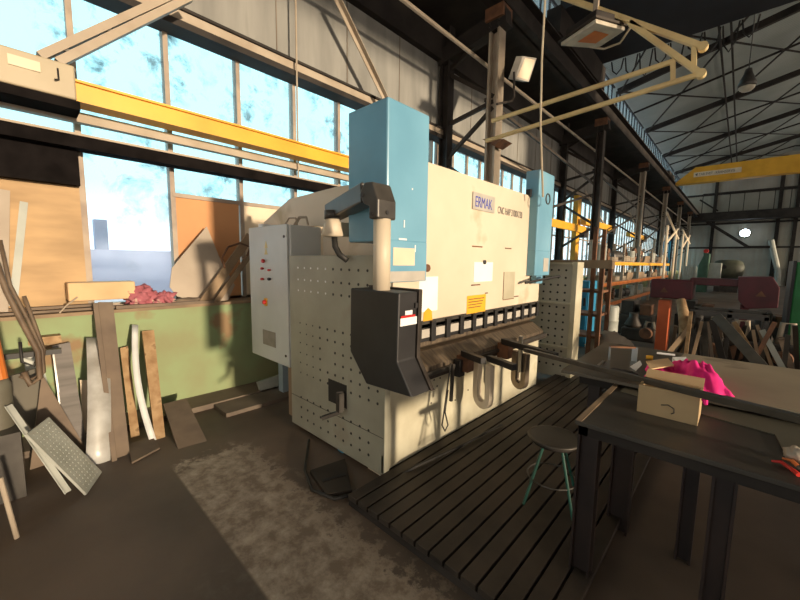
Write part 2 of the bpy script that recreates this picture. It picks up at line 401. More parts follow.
# ---- lattice columns: wall post, crane post, zig-zag struts, corbel
for i in range(6):
    y = POST0+BAY*i
    t = thing('lattice_column', ['lattice steel column behind the press brake nameplate, nearest of the row',
        'second lattice column of the row, right of the tall blue cylinder cover',
        'third lattice column along the windows, standing behind the orange rack',
        'fourth lattice column along the windows, towards the far wall',
        'fifth lattice column along the windows, near the end of the crane rail',
        'last lattice column in the corner by the far end wall'][i], 'column', (-3.4, y, 0), 0, 'lattice columns carrying the crane runway')
    MB().ibeam((-4.45,y,0),(-4.45,y,7.6),.18,.2,.02,(1,0,0)).build('wall_post', M['truss'], t)
    MB().box(-3.50,-3.46,y-.11,y+.11,0,5.7).box(-3.34,-3.30,y-.11,y+.11,0,5.7).box(-3.46,-3.34,y-.012,y+.012,0,5.7).build('crane_post', M['tan'] if i == 0 else M['darksteel'] if i<2 else M['tan'], t)
    b = MB()
    for (za, zb) in ((5.2,4.5),(4.25,4.42),(3.6,4.32),(3.5,2.8),(2.1,2.75),(5.25,5.7)): b.bar((-4.42,y,za),(-3.42,y,zb),.05,.07)
    b.build('strut', M['darksteel'], t)
    MB().bar((-4.6,y,5.5),(-3.2,y,5.72),.22,.28).build('corbel', M['truss'], t)
    MB().box(-3.56,-3.22,y-.16,y+.16,5.70,5.9).build('cap_plate', M['rust'], t)
t = thing('crane_runway', 'long dark crane runway girder with rail running to the far wall', 'girder', (-3.35, 20, 5.9))
MB().ibeam((-3.35,YB+.1,6.15),(-3.35,HALL_END-.1,6.15),.3,.5,.03).build('girder', M['truss'], t)
MB().box(-3.39,-3.31,YB+.1,HALL_END-.1,6.4,6.46).build('rail', M['toolsteel'], t)
MB().box(-4.62,-3.52,YB+.1,HALL_END-.3,6.02,6.06).build('walkway', M['truss'], t)
MB().box(-4.62,-4.5,YB+.1,HALL_END-.3,5.45,5.95).build('wall_girder', M['truss'], t)
c = MB()
for j in range(7):
    y = POST0+BAY*(j-1)
    c.bar((-4.5,y,5.5),(-4.5,y+BAY/2,4.3),.06,.07); 
    if j: c.bar((-4.5,y+BAY,5.5),(-4.5,y+BAY/2,4.3),.06,.07)
MB().tube([(-3.72,YB+.2,5.2),(-3.72,HALL_END-.3,5.2)],.032).build('conduit', M['tan'], t)
# diagonal brace over the window
bq = MB().angle(onX(337,-2,-4.3), onX(390,108,-4.3), .07, .012, (1,0,0))
tag(bq.build('diagonal_brace', M['tan']), 'diagonal angle-iron brace crossing the grey panel above the windows', 'brace')
tag(MB().tube([(-4.44,onX(297,90,-4.44).y,5.5),(-4.44,onX(297,90,-4.44).y,2.69)],.012).build('vertical_conduit', M['tan']), 'thin vertical conduit running down in front of the windows', 'pipe')
# bracing in the further bays (seen between the columns)
for j in (0,1,2):
    y = POST0+BAY*j
    b = MB().bar((-3.53,y-.1,4.45),(-3.53,y+BAY+.1,4.05),.04,.06).bar((-3.53,y-.1,2.2),(-3.53,y+BAY+.1,3.75),.04,.06)
    tag(b.build('crossing_brace', M['darksteel']), 'thin crossing steel braces in the %s bay between lattice columns' % ['first','second','third'][j], 'brace', 'braces between lattice columns')

# ---- yellow wall jibs with grey housings, tan brace, window rail, dark girder
t = thing('wall_jib_crane', 'yellow wall jib beam with khaki motor housing in front of the left windows', 'crane', (-4.3, .43, 2.8))
MB().box(-4.37,-4.23,.44,3.9,2.92,3.07).box(-4.40,-4.20,.44,3.9,2.905,2.925).box(-4.40,-4.20,.44,3.9,3.065,3.085).build('beam', M['yellow'], t)
MB().box(-4.46,-4.16,-1.2,.44,2.90,3.17).build('housing', M['housing'], t, .012)
MB().box(-4.158,-4.150,onX(8,64,-4.15).y,onX(40,64,-4.15).y,3.04,3.115).build('label_plate', M['cream'], t)
MB().tube([(-4.155,.335,3.11),(-4.14,.335,3.02),(-4.13,.31,3.01)],.006).build('handle', M['black'], t)
a = onX(40,57,-4.2); b_ = onX(168,-2,-4.2); a2 = onX(58,63,-4.2); b2 = onX(190,-2,-4.2)
MB().bar(a,b_,.06,.075,(1,0,0)).bar(a2,b2,.06,.075,(1,0,0)).build('brace', M['tan'], t)
for q in (.12,.42,.62,.98): MB().bar(a+(b_-a)*q, a2+(b2-a2)*q, .02, .05, (1,0,0)).build('batten', M['charcoal'], t)
MB().box(-4.44,-4.18,-1.2,.46,2.83,2.90).build('lower_tray', M['soot'], t)
tag(MB().box(-4.54,-4.46,-3,5.85,onX(75,121,-4.46).z,onX(75,111,-4.46).z).build('window_rail', M['tan']), 'long tan rail fixed across the windows just below the yellow beam', 'rail')
t = thing('window_girder', 'dark horizontal steel girder crossing the windows above the plywood', 'girder', (-4.55,2,2.55))
MB().box(-4.62,-4.44,-3,5.85,2.575,2.68).build('web', M['soot'], t)
MB().box(-4.66,-4.42,-3,5.85,2.68,2.70).build('top_flange', M['tan'], t)
MB().box(-4.66,-4.56,-3,.46,2.26,2.575).build('valance', M['soot'], t)

# ================================================================== BOARDS IN THE WINDOW AND STUFF ON THE SILL
sl = MB().box(-4.72,-4.30,YB,5.9,1.07,1.10); struct('trim_10', sl, M['wood'])
tag(MB().box(-4.70,-4.68,-2.6,.46,1.10,2.40).build('plywood_panel', M['ply']), 'large warm plywood sheet closing the window at the far left', 'panel')
tag(MB().box(-4.72,-4.70,1.26,1.98,1.10,2.28).build('hardboard_panel', M['orangeboard']), 'orange hardboard panel fitted in the window behind the dusty grey sheet', 'panel')
tag(MB().box(-4.72,-4.70,2.04,2.75,1.10,2.28).build('cream_panel', M['cream']), 'cream board in the window just left of the electrical cabinet', 'panel')
tag(MB().box(-4.72,-4.70,2.80,5.8,1.10,2.28).build('cream_panel', M['cream']), 'cream boarding in the window hidden mostly behind the press brake frame', 'panel')
# dusty grey angular sheet leaning on the hardboard
X = -4.52
pts = [onX(u,v,X) for (u,v) in ((169,287),(172,268),(209,226),(222,262),(234,285),(226,301),(190,300),(176,296))]
g_ = [Vector((p.x-(p.z-1.1)*.14+.05, p.y, p.z)) for p in pts]
tag(MB().prism(g_, (-.012,0,0)).build('angular_sheet', M['greyboard']), 'dusty grey pointed sheet leaning on the orange hardboard panel', 'sheet')
t = tag(MB().box(-4.62,-4.40,.30,.80,1.19,1.36).build('cardboard_slab', M['card'], None, .01), 'flat pale cardboard box lying on the sill under the big pane', 'box')
def crumple(name, c, rx, ry, rz, m, seed, n=26, amp=.35):
    vs = []; fs = []; k = n//2
    import mathutils
    for i in range(k+1):
        th = PI*i/k
        for j in range(n):
            ph = 2*PI*j/n
            d = Vector((math.sin(th)*math.cos(ph), math.sin(th)*math.sin(ph), math.cos(th)))
            nz = mathutils.noise.noise(d*2.6+Vector((seed,0,0)))*amp + mathutils.noise.noise(d*6+Vector((0,seed,0)))*amp*.55
            q = 1+nz
            vs.append(Vector((c[0]+d.x*rx*q, c[1]+d.y*ry*q, max(c[2]+d.z*rz*q, c[2]-rz*.8))))
    for i in range(k):
        for j in range(n): fs.append((i*n+j, i*n+(j+1) % n, (i+1)*n+(j+1) % n, (i+1)*n+j))
    return MB().add(vs, fs).build(name, m, None, 0, True)
tag(crumple('pink_rag', (-4.44,.86,1.19), .09,.14,.10, M['pinkrag'], 3, 40, .6), 'larger heap of dusty pink rags on the sill next to the cardboard', 'rag')
tag(crumple('pink_rag', (-4.40,1.04,1.16), .08,.09,.07, M['pinkrag'], 9, 40, .7), 'smaller crumpled red and beige rag at the right of the sill heap', 'rag')
tag(crumple('dusty_sack', (-4.42,1.28,1.13), .07,.16,.035, M['dustboard'], 12), 'flat dusty sack lying on the sill below the grey sheet', 'sack')
sb = [((-4.42,-.3,1.115),(-4.40,.62,1.12),.09,.02,'long dusty batten lying on the sill under the cardboard box'),
      ((-4.50,-.5,1.14),(-4.40,.45,1.15),.07,.02,'dusty batten lying slantwise on the sill below the plywood'),
      ((-4.33,.62,1.12),(-4.33,1.5,1.115),.07,.03,'dusty batten along the sill edge under the rags')]
for (p, q, w_, h_, lb) in sb: tag(MB().bar(p,q,w_,h_).build('wood_batten', M['dustboard']), lb, 'batten', 'battens on the window sill')
# lumber leaning up to the right, behind the cabinet
for i, (a, b_, w_, lb) in enumerate(((onX(203,303,-4.36), onX(250,236,-4.5), .10, 'wide dusty plank propped from the sill up behind the cabinet'),
                     (onX(215,303,-4.36), onX(262,238,-4.5), .06, 'narrow dusty plank propped beside the wide one behind the cabinet'))):
    tag(MB().bar(a,b_,w_,.03,(1,0,0)).build('propped_plank', M['wood']), lb, 'plank', 'planks propped beside the cabinet')
lp = [onX(u,v,-4.40) for (u,v) in ((225,268),(222,258),(228,247),(240,243),(250,247),(247,256))]
tag(MB().tube(lp,.012).build('bent_hook', M['rust']), 'bent rusty flat hook lying against the propped planks', 'hook')
tag(MB().tube([onX(120+k*0,0,-4.4) if False else onX(u,v,-4.34) for (u,v) in ((57,316),(66,306),(78,297))],.006).build('bent_wire', M['tan']), 'thin bent wire with a pale tip hanging over the green wall edge', 'wire')

# ================================================================== THINGS LEANING ON THE GREEN WALL
def flat4(a, b_, c_, d_):
    n = (b_-a).cross(d_-a)
    c_ = c_.copy(); c_.x = a.x-(n.y*(c_.y-a.y)+n.z*(c_.z-a.z))/n.x
    return c_
def lean(name, m, tl, tr_, br, bl, xt, lb, cat, grp=None, th=.012, zb=.0, ztop_pts=None):
    a = onX(*tl, xt); b_ = onX(*tr_, xt); c_ = onZ(*br, zb); d_ = onZ(*bl, zb)
    # keep it flat: average the top and bottom edges
    c_ = flat4(a, b_, c_, d_)
    n = (b_-a).cross(d_-a).normalized()
    if n.x < 0: n = -n
    return tag(MB().prism([a,b_,c_,d_], n*-th).build(name, m), lb, cat, grp)
def curved_strip(name, m, centre, w_, lb, cat, th=.006):
    mb = MB(); vs = []; fs = []
    for i, p in enumerate(centre):
        d = (centre[min(i+1,len(centre)-1)]-centre[max(i-1,0)]).normalized()
        s_ = d.cross(Vector((1,0,0))).normalized()*w_/2; nn = s_.cross(d).normalized()*th
        vs += [p-s_, p+s_, p+s_+nn, p-s_+nn]
    for i in range(len(centre)-1):
        for k_ in range(4): fs.append((i*4+k_, i*4+(k_+1)%4, (i+1)*4+(k_+1)%4, (i+1)*4+k_))
    fs += [(0,1,2,3), tuple(len(vs)-4+k_ for k_ in (3,2,1,0))]
    return tag(mb.add(vs, fs).build(name, m, None, 0, True), lb, cat)
lean('steel_channel', M['dustboard'], (93,303), (98,303), (118,462), (112,462), -4.26, 'narrow brown channel leaning left of the wide brown board', 'channel', None, .03)
lean('brown_board', M['dustboard'], (98,302), (113,302), (131,456), (117,458), -4.27, 'tall wide dusty brown board leaning on the green wall', 'board', None, .025)
cs = [onX(97,338,-4.2)+(onZ(98,464,0)-onX(97,338,-4.2))*(i/10)+Vector((.10*math.sin(PI*i/10),0,0)) for i in range(11)]
curved_strip('steel_strip', M['strip'], cs, .15, 'shiny bowed sheet-steel strip leaning in front of the brown board', 'strip')
lean('flaky_board', M['plank'], (120,348), (128,346), (140,436), (131,438), -4.26, 'short narrow scorched board between brown board and white strip', 'board', None, .02)
cs = [onX(135,325,-4.25)+(onZ(153,441,0)-onX(135,325,-4.25))*(i/10)+Vector((.03*math.sin(PI*i/10),-.05*math.sin(PI*i/10),0)) for i in range(11)]
curved_strip('white_strip', M['whitemetal'], cs, .05, 'thin bowed white strip leaning beside the knotty wooden plank', 'strip')
lean('knotty_plank', M['plank'], (142,331), (154,330), (167,439), (155,440), -4.27, 'knotty pale brown wooden plank leaning on the green wall', 'plank', None, .035)
lean('rusty_slab', M['dustboard'], (163,404), (186,398), (206,440), (178,449), -4.05, 'short brown slab lying tilted against the foot of the green wall', 'slab', None, .03)
lean('ribbed_sheet', mat('grey_ribbed_metal',(.20,.18,.17),(.13,.12,.11),3,.6,0,.2,None,.7,6,(1,.4,6)), (52,346), (70,342), (92,462), (68,456), -4.24, 'tapering ribbed grey metal sheet leaning left of the shiny strip', 'sheet')
lean('pale_board', M['drum'], (22,352), (40,352), (62,440), (40,445), -4.26, 'dull pale board standing behind the hoses at the left', 'board', None, .02)
lean('white_block', M['cream'], (80,380), (92,380), (96,440), (84,440), -4.2, 'small pale block board hidden behind shiny strip', 'board', None, .02)
tag(MB().prism([onZ(u,v,.005) for u,v in ((128,446),(152,437),(160,449),(132,464))],(0,0,.015)).build('brown_plate', M['dustboard']), 'brown plate lying on the floor in front of the flaky board', 'plate')
lean('rubber_mat', M['dustboard'], (42,374), (88,452), (92,470), (30,470), -3.8, 'dark folded mat slumped behind the grey tread plate', 'mat', None, .02)
# big dark sheet behind tread plate, tread plate, angle iron
a=onX(-2,380,-3.95); b_=onX(38,368,-3.95); d_=onZ(48,462,0); c_=d_+(b_-a)*.9
tag(MB().prism([a,b_,c_,d_], (-.02,-.01,0)).build('dark_sheet', mat('olive_grey_dust',(.15,.135,.105),(.11,.10,.08),2,.8)), 'wide dusty sheet leaning behind the perforated tread plate', 'sheet')
t = thing('tread_plate', 'pale perforated tread plate leaning at the far left', 'plate', (-3.2,.2,0))
a=onX(27,434,-3.17); b_=onX(49,417,-3.43); d_=onZ(87,494,.01); c_=d_+(b_-a)*1.02
n=(b_-a).cross(d_-a).normalized(); n = n if n.x>0 else -n
MB().prism([a,b_,c_,d_], n*-.015).build('plate', M['treadmat'], t)
st = MB()
for i in range(1,18):
    for j in range(1,7):
        p = a+(d_-a)*(i/18)+(b_-a)*(j/7)*(1)+((c_-d_)-(b_-a))*(i/18)*(j/7)
        u_ = (d_-a).normalized()*.004
        st.bar(p-u_+n*.001, p+u_+n*.001, .006, .004, n)
st.build('raised_studs', M['drum'], t)['kind'] = 'stuff'
tag(MB().angle(onX(5,407,-3.45), onZ(65,494,.0), .035, .006, (0,1,0)).build('angle_iron', mat('dull_grey_iron',(.26,.27,.25),(.18,.19,.17),4,.5,.4)), 'grey angle iron leaning along the left edge of the tread plate', 'bar')
tag(MB().bar(onX(53,352,-4.15), onX(62,420,-4.0), .012, .012).build('thin_rod', M['steel']), 'thin bright rod standing before the ribbed sheet', 'rod')
tag(MB().box(-4.34,-4.22,.02,.22,.86,.92).build('wooden_block', M['plank']), 'small wooden block on the green wall above the ribbed sheet', 'block')
# far-left machine corner: red-orange arm, grey tank, hoses
t = thing('grey_tank', 'grey dented tank with orange pipe above at the left picture edge', 'tank', (-3.55,-.3,0))
p = onY(8,380,-.30)
cc_ = onX(-9,380,-3.55); cx, cy = cc_.x, cc_.y
MB().lathe((cx,cy,0), [(.08,0),(.09,.02),(.09,.74),(.08,.77),(.07,.78)], 20).build('body', mat('dull_green_grey_paint',(.19,.19,.15),(.13,.12,.09),3,.6), t, 0, True)
MB().tube([(cx+.04,cy+.03,.78),(cx-.02,cy+.0,1.15)],.05,12).build('pipe', M['orange'], t)
tag(MB().box(-3.75,-3.35,-.45,-.06,0,.45).build('dark_crate', M['charcoal']), 'dark metal crate at the left picture edge beside the angle iron', 'crate')
tag(MB().tube([onZ(17,538,.0), onX(0,478,-2.9)],.012).build('thin_pipe', M['tan']), 'thin rusty rod standing at the lower left picture edge', 'rod')
for i, (pts, r_, lb) in enumerate((
   ([(-6,255),(6,290),(22,322),(38,352),(40,378),(30,385),(24,372)], .018, 'thick brown hose looping down at the left edge'),
   ([(0,240),(10,285),(28,320),(42,350),(44,372),(34,383),(20,376)], .012, 'thinner brown hose hanging beside the thick one'),
   ([(24,296),(34,322),(44,350),(40,375),(26,382)], .012, 'short brown hose arching over the green wall'),
   ([(20,342),(22,362),(34,366),(40,352)], .010, 'black cable loop under the brown hoses'))):
    tag(MB().tube([onX(u,v,-3.7-.04*i) for u,v in pts], r_, 8).build('hanging_hose', M['hose'] if i<3 else M['rubber'], None, 0, True), lb, 'hose', 'hoses hanging at the left edge')
tag(MB().bar(onX(13,306,-4.4), onX(24,202,-4.55), .05,.012,(1,0,0)).build('grey_strip', M['drum']), 'pale grey strip leaning against the plywood sheet', 'strip')
tag(MB().bar(onX(2,312,-4.42), onX(4,190,-4.6), .07,.02,(1,0,0)).build('grey_strip', M['greyboard']), 'wider grey strip standing at the very left before the plywood', 'strip')
tag(MB().bar((-4.0,-.4,.84),(-3.95,.2,.84),.05,.04).build('black_bracket', M['black']), 'black bar across the green wall behind the hoses', 'bracket')
# floor bits behind machine
tag(MB().prism([onX(258,383,-4.0),onX(290,372,-4.0),onX(294,385,-4.0),onX(262,396,-4.0)],(-.05,0,0)).build('grey_block', M['drum']), 'pale grey block lying on the ledge behind the cabinet', 'block')
tag(MB().box(-3.9,-3.80,2.05,2.20,.04,.45).build('blue_plate', mat('pale_blue_paint',(.35,.45,.55),None,3,.5)), 'pale blue plate standing under the electrical cabinet', 'plate')

# ================================================================== PRESS BRAKE
PB = thing('press_brake', 'large beige press brake with two blue cylinder covers and perforated side plate', 'press brake', (-2.3, 3.0, 0))
XF = -1.75; Y0 = 1.717; Y1 = 4.42
# left side plate with holes as raised dark dimples plus bright through-holes
MB().box(-3.02, XF, Y0, Y0+.02, .06, 1.636).box(XF-.012,XF+.004,Y0-.002,Y0+.05,.03,1.636).box(-3.02,XF,Y0,Y0+.045,.045,.062).build('side_plate', M['panel'], PB, .003)
dk = MB(); br = MB()
def dot(mb, x, z, r, y=Y0): mb.lathe((x, y-.0015, z), [(r,0),(r,.003)], 10, 'y')
cols_ = [onY(u,350,Y0).x for u in (300.5,306.8,313,320,327.5,335,343,351,360,369,378)]
zrow = lambda v: onY(305,v,Y0).z
for j, v in enumerate((268,280,291,324,334,344,354,364,374,399,409,419)):
    for i, x in enumerate(cols_):
        if v < 300: x -= .02
        if v > 390 and i == 10: continue
        if j in (5,6) and i == 4: continue
        if v < 300 and i < 5: dot(br, x, zrow(v), .009)
        else: dot(dk, x, zrow(v), .007 if i < 3 and v < 390 else .011)
dk.build('hole_pattern', M['black'], PB)['kind'] = 'stuff'; br.build('bright_holes', M['white'], PB)['kind'] = 'stuff'
MB().box(-3.02,XF,Y0-.0015,Y0,onY(295,395,Y0).z,onY(295,395,Y0).z+.004).build('seam', M['charcoal'], PB)
# foot lever in its dark opening
o = MB().box(-2.42,-2.18,Y0-.004,Y0,.43,.62).build('lever_slot', M['black'], PB)
MB().bar(onY(340,393,Y0-.05), onY(340,412,Y0-.06), .045,.045,(1,0,0)).bar(onY(340,412,Y0-.06), onY(322,418,Y0-.16), .035,.025).bar(onY(340,395,Y0),onY(340,395,Y0-.05),.05,.05).build('lever', M['charcoal'], PB)
# side frames of the body: C-frame plates and body box
YF = 2.095
MB().prism([(x,YF,z) for x,z in [(-3.0,.1),(-1.95,.1),(-1.95,.85),(-2.1,.95),(-2.1,1.3),(-1.95,1.45),(-1.95,2.28),(-2.5,2.27)]]+[tuple(onY(u,v,YF)) for u,v in ((335,187),(289,199),(264,222),(264,226))]+[(-3.03,YF,1.93),(-3.03,YF,.9)],(0,.06,0)).build('left_frame', M['beige'], PB, .004)
MB().box(-2.95,-2.0,Y0+.02,YF,.08,.10).build('floor_plate', M['charcoal'], PB)
MB().prism([(-3.0,Y1-.12,.1),(-1.95,Y1-.12,.1),(-1.95,Y1-.12,.85),(-2.1,Y1-.12,.95),(-2.1,Y1-.12,1.3),(-1.95,Y1-.12,1.45),(-1.95,Y1-.12,2.28),(-2.35,Y1-.12,2.26),(-3.08,Y1-.12,2.08),(-3.08,Y1-.12,.9)],(0,.06,0)).build('right_frame', M['beige'], PB, .004)
MB().box(-3.0,-2.2,YF+.06,Y1-.12,.9,2.05).build('rear_body', M['beige'], PB)
# ram
XR_ = -1.80
MB().box(-1.95,XR_,Y0+.12,Y1,1.13,2.355).build('ram', M['beige'], PB, .006)
p = onX(504,272,XR_); q = onX(513.5,298,XR_)
MB().box(XR_,XR_+.004,p.y,q.y,q.z,p.z).build('hatch_cover', M['beige_dirty'], PB)
MB().box(XR_,XR_+.005,p.y,q.y,q.z-.008,q.z).build('hatch_edge', M['rust'], PB)
MB().box(XR_,XR_+.005,p.y-.006,p.y,q.z,p.z).build('hatch_edge', M['rust'], PB)
# ram details: nameplate, model lettering, papers, warning stickers, bolts
sg = MB().box(XR_,XR_+.012,2.83,3.22,2.075,2.225).build('nameplate', M['labelgrey'], PB)
tx = text('nameplate_lettering','ERMAK',.135,(XR_+.013,2.865,2.10),ROT_FX,M['letter'],PB,.001,.70)
text('model_lettering','CNC HAP 3100X120',.10,(XR_+.002,3.30,2.085),ROT_FX,M['letterdark'],PB,.001,.62)
p = onX(474,262,XR_); q = onX(492,281,XR_)
MB().box(XR_,XR_+.003,p.y,q.y,q.z,p.z).build('paper_sheet', M['white'], PB)
MB().lathe((XR_+.004,(p.y+q.y)/2,p.z+.0),[(.02,0),(.02,.015),(.012,.018)],12,'x').build('magnet', M['black'], PB)
p = onX(419,277,XR_); q = onX(437,310,XR_)
MB().box(XR_,XR_+.003,p.y,q.y,q.z,p.z).build('paper_sheet', M['white'], PB)
p = onX(424,311,XR_+.01); q = onX(433,320,XR_+.01)
MB().prism([(XR_,p.y,q.z),(XR_,q.y,q.z),(XR_,q.y-.01,p.z-.01),(XR_,(p.y+q.y)/2,p.z+.02),(XR_,p.y+.01,p.z-.01)],(.004,0,0)).build('warning_sticker', M['yellow'], PB)
p = onX(467,296,XR_); q = onX(485,311,XR_)
MB().box(XR_,XR_+.003,p.y,q.y,q.z,p.z).build('warning_sticker', M['yellow'], PB)
lt = MB()
for i in range(4): lt.box(XR_+.003,XR_+.004,p.y+.02,q.y-.03-.02*i,p.z-.03-.026*i-.008,p.z-.03-.026*i)
lt.build('sticker_print', M['rust'], PB)
sm = MB()
for (u,v,w_) in ((472,246,.18),(505,248,.14),(471,285,.16),(510,297,.2),(485,293,.05)):
    p = onX(u,v,XR_); sm.box(XR_,XR_+.003,p.y,p.y+w_,p.z-.008,p.z+.004)
sm.build('rust_mark', M['rust'], PB)
# punch clamps along the ram
MB().box(-1.92,-1.80,Y0+.14,Y1,1.07,1.13).build('clamp_rail', M['charcoal'], PB)
sep = [2.122+.207*k_ for k_ in range(12)]
cl = MB().box(-1.86,-1.79,2.06,2.16,.96,1.13); cl0 = cl.build('punch_clamp', M['black'], PB, .003)
for k_, yy in enumerate(sep[:-1]):
    c = MB().box(-1.85,-1.775,yy+.145,yy+.20,.955,1.12).box(-1.86,-1.80,yy+.01,yy+.15,.955,.985).box(-1.86,-1.80,yy+.01,yy+.15,1.07,1.10).build('punch_clamp', M['black'], PB, .002)
    MB().box(-1.86,-1.795,yy+.02,yy+.14,.99,1.06).build('clamp_shoe', M['labelgrey'], c)
# punch, die, table
MB().prism([(-1.90,2.0,.96),(-1.80,2.0,.96),(-1.80,2.0,.925),(-1.85,2.0,.895)],(0,2.36,0)).build('punch', M['toolsteel'], PB)
MB().prism([(-1.95,1.98,.885),(-1.80,1.98,.885),(-1.67,1.98,.80),(-1.67,1.98,.765),(-1.95,1.98,.765)],(0,2.30,0)).build('die', M['toolsteel'], PB)
MB().box(-1.95,-1.64,1.9,4.33,.735,.765).build('table_rail', M['charcoal'], PB, .003)
MB().box(-1.95,-1.66,1.95,4.40,.70,.735).build('front_rail', M['darksteel'], PB)
# bed apron, feet
MB().box(-1.90,-1.768,Y0+.03,Y1,.07,.72).build('bed_apron', M['beige_dirty'], PB, .003)
MB().box(-1.9,-1.775,Y0+.05,Y1,.05,.072).build('kick_strip', M['charcoal'], PB)
MB().box(-1.78,XF,Y0+.0,Y0+.05,0,.2).build('front_foot', M['beige'], PB)
MB().box(-1.97,-1.82,Y0+.04,Y0+.14,0,.12).build('foot', M['beige'], PB)
MB().box(-2.12,-1.98,Y1-.2,Y1-.06,0,.12).build('foot', M['beige'], PB)
MB().box(-3.0,-2.9,Y0+.05,Y0+.2,0,.12).build('foot', M['rust'], PB)
MB().box(-3.0,-2.9,Y1-.2,Y1-.06,0,.12).build('foot', M['rust'], PB)
MB().box(-3.13,-3.022,Y0+.03,Y0+.07,.08,.565).build('rear_edge_strip', M['wood'], PB)
st = MB()
for (u,v) in ((434,380),(437,386),(440,378),(431,403),(455,400),(468,390),(458,370),(434,375)):
    p = onX(u,v,-1.768); st.lathe((p.x,p.y,p.z),[(.008,0),(.008,.003)],8,'x')
st.build('drip_mark', M['black'], PB)
# blue cylinder covers
for s_, (ya, yb) in (('left',(1.67,2.09)),('right',(4.03,4.46))):
    c = MB().box(-2.10 if s_ == 'left' else -1.86,-1.70,ya,yb,1.73,2.63).build('cylinder_cover', M['blue'], PB, .012)
    MB().box(-1.80,-1.70,ya,yb,1.455,1.74).build('cover_skirt', M['blue'], c, .008)
    if s_ == 'left':
        MB().box(-1.699,-1.697,yb-.36,yb-.14,1.57,1.69).build('torn_sticker', M['cream'], c)
        sc = MB()
        for (u,v,w_,h_) in ((404,220,.01,.05),(399,238,.08,.012),(412,188,.012,.012),(415,245,.01,.05),(400,255,.04,.01)):
            p = onX(u,v,-1.697); sc.box(-1.699,-1.6975,p.y,p.y+w_,p.z-h_,p.z)
        sc.build('scratch', M['white'], c)
        MB().box(-1.699,-1.696,ya+.02,yb-.02,1.46,1.53).build('bare_patch', M['labelgrey'], c)
        MB().lathe((-1.74,yb,1.55),[(.03,0),(.03,.06)],12,'y').build('knob', M['rust'], c)
    else:
        MB().box(-1.78,-1.72,ya+.1,yb-.15,1.36,1.455).build('lower_guide', M['blue'], c)
        MB().box(-1.83,-1.78,ya-.045,ya,2.34,2.42).build('clip', M['black'], c)
        MB().box(-1.699,-1.697,yb-.2,yb-.05,1.50,1.66).build('bare_patch', M['labelgrey'], c)
MB().tube([onX(524,283,-1.72)+Vector((0,.03,0)), onX(560,276,-1.50)],.014).build('guide_rod', M['black'], PB)
# pendant arm: hanging control box carried by elbow and post
arm = MB().bar(onY(332,213,1.72), onY(370,193,1.50), .12,.12).build('pendant_arm', M['charcoal'], PB, .01)
e = onY(385,200,1.42)
MB().prism([(x*1.049,1.427,1.6+(z-1.6)*1.049) for x,z in [(-1.53,1.83),(-1.455,1.83),(-1.455,1.93),(-1.50,2.03),(-1.57,2.035),(-1.61,1.98),(-1.58,1.92),(-1.53,1.90)]],(0,.15,0)).build('elbow', M['charcoal'], arm, .01)
MB().tube([(-1.572,1.505,1.845),(-1.572,1.505,1.42)],.052,16).build('post', M['beige'], arm, 0, True)
MB().lathe((-2.22,1.62,1.80),[(.05,-.03),(.085,-.02),(.06,.06),(.05,.10)],16).build('swivel', M['beige'], arm, 0, True)
MB().lathe((-2.22,1.62,1.90),[(.06,0),(.06,.06)],16).build('swivel_neck', M['charcoal'], arm, 0, True)
MB().bar((-2.22,1.63,1.83),(-2.22,YF,1.83),.08,.10).build('wall_bracket', M['beige'], arm)
MB().tube([(-2.20,1.62,1.78),(-2.19,1.62,1.7),(-2.15,1.63,1.64),(-2.1,1.66,1.6)],.022,10).build('cable', M['rubber'], arm, 0, True)
for (x,z) in ((-1.66,1.985),(-1.58,1.87)): MB().lathe((x,1.427,z),[(.012,-.006),(.012,0)],10,'y').build('bolt', M['black'], arm)
MB().lathe((-1.526,1.50,1.88),[(.012,0),(.012,.006)],10,'x').build('bolt', M['black'], arm)
# control box
prof = [(q.x,q.z) for q in (onY(u,v,1.44) for u,v in ((350.5,288),(399,293),(397,362),(412,398),(366,384),(350,351)))]
XB = prof[1][0]; cb = MB().prism([(x,1.44,z) for x,z in prof],(0,.16,0)).build('control_box', M['black'], PB, .008)
MB().prism([(x+(.012 if i_ in (1,2,3) else -.01),1.60,z+(.012 if i_ < 2 else 0)) for i_,(x,z) in enumerate(prof)],(0,.03,0)).build('rim', M['darksteel'], cb, .003)
MB().box(XB,XB+.005,1.45,1.59,1.235,1.28).build('label', M['white'], cb)
MB().box(XB,XB+.006,1.455,1.575,1.28,1.293).build('red_stripe', M['redbright'], cb)
MB().box(XB,XB+.005,1.49,1.55,1.295,1.32).build('white_tag', M['white'], cb)
MB().box(XB,XB+.01,1.57,1.59,1.33,1.36).build('switch', M['black'], cb)
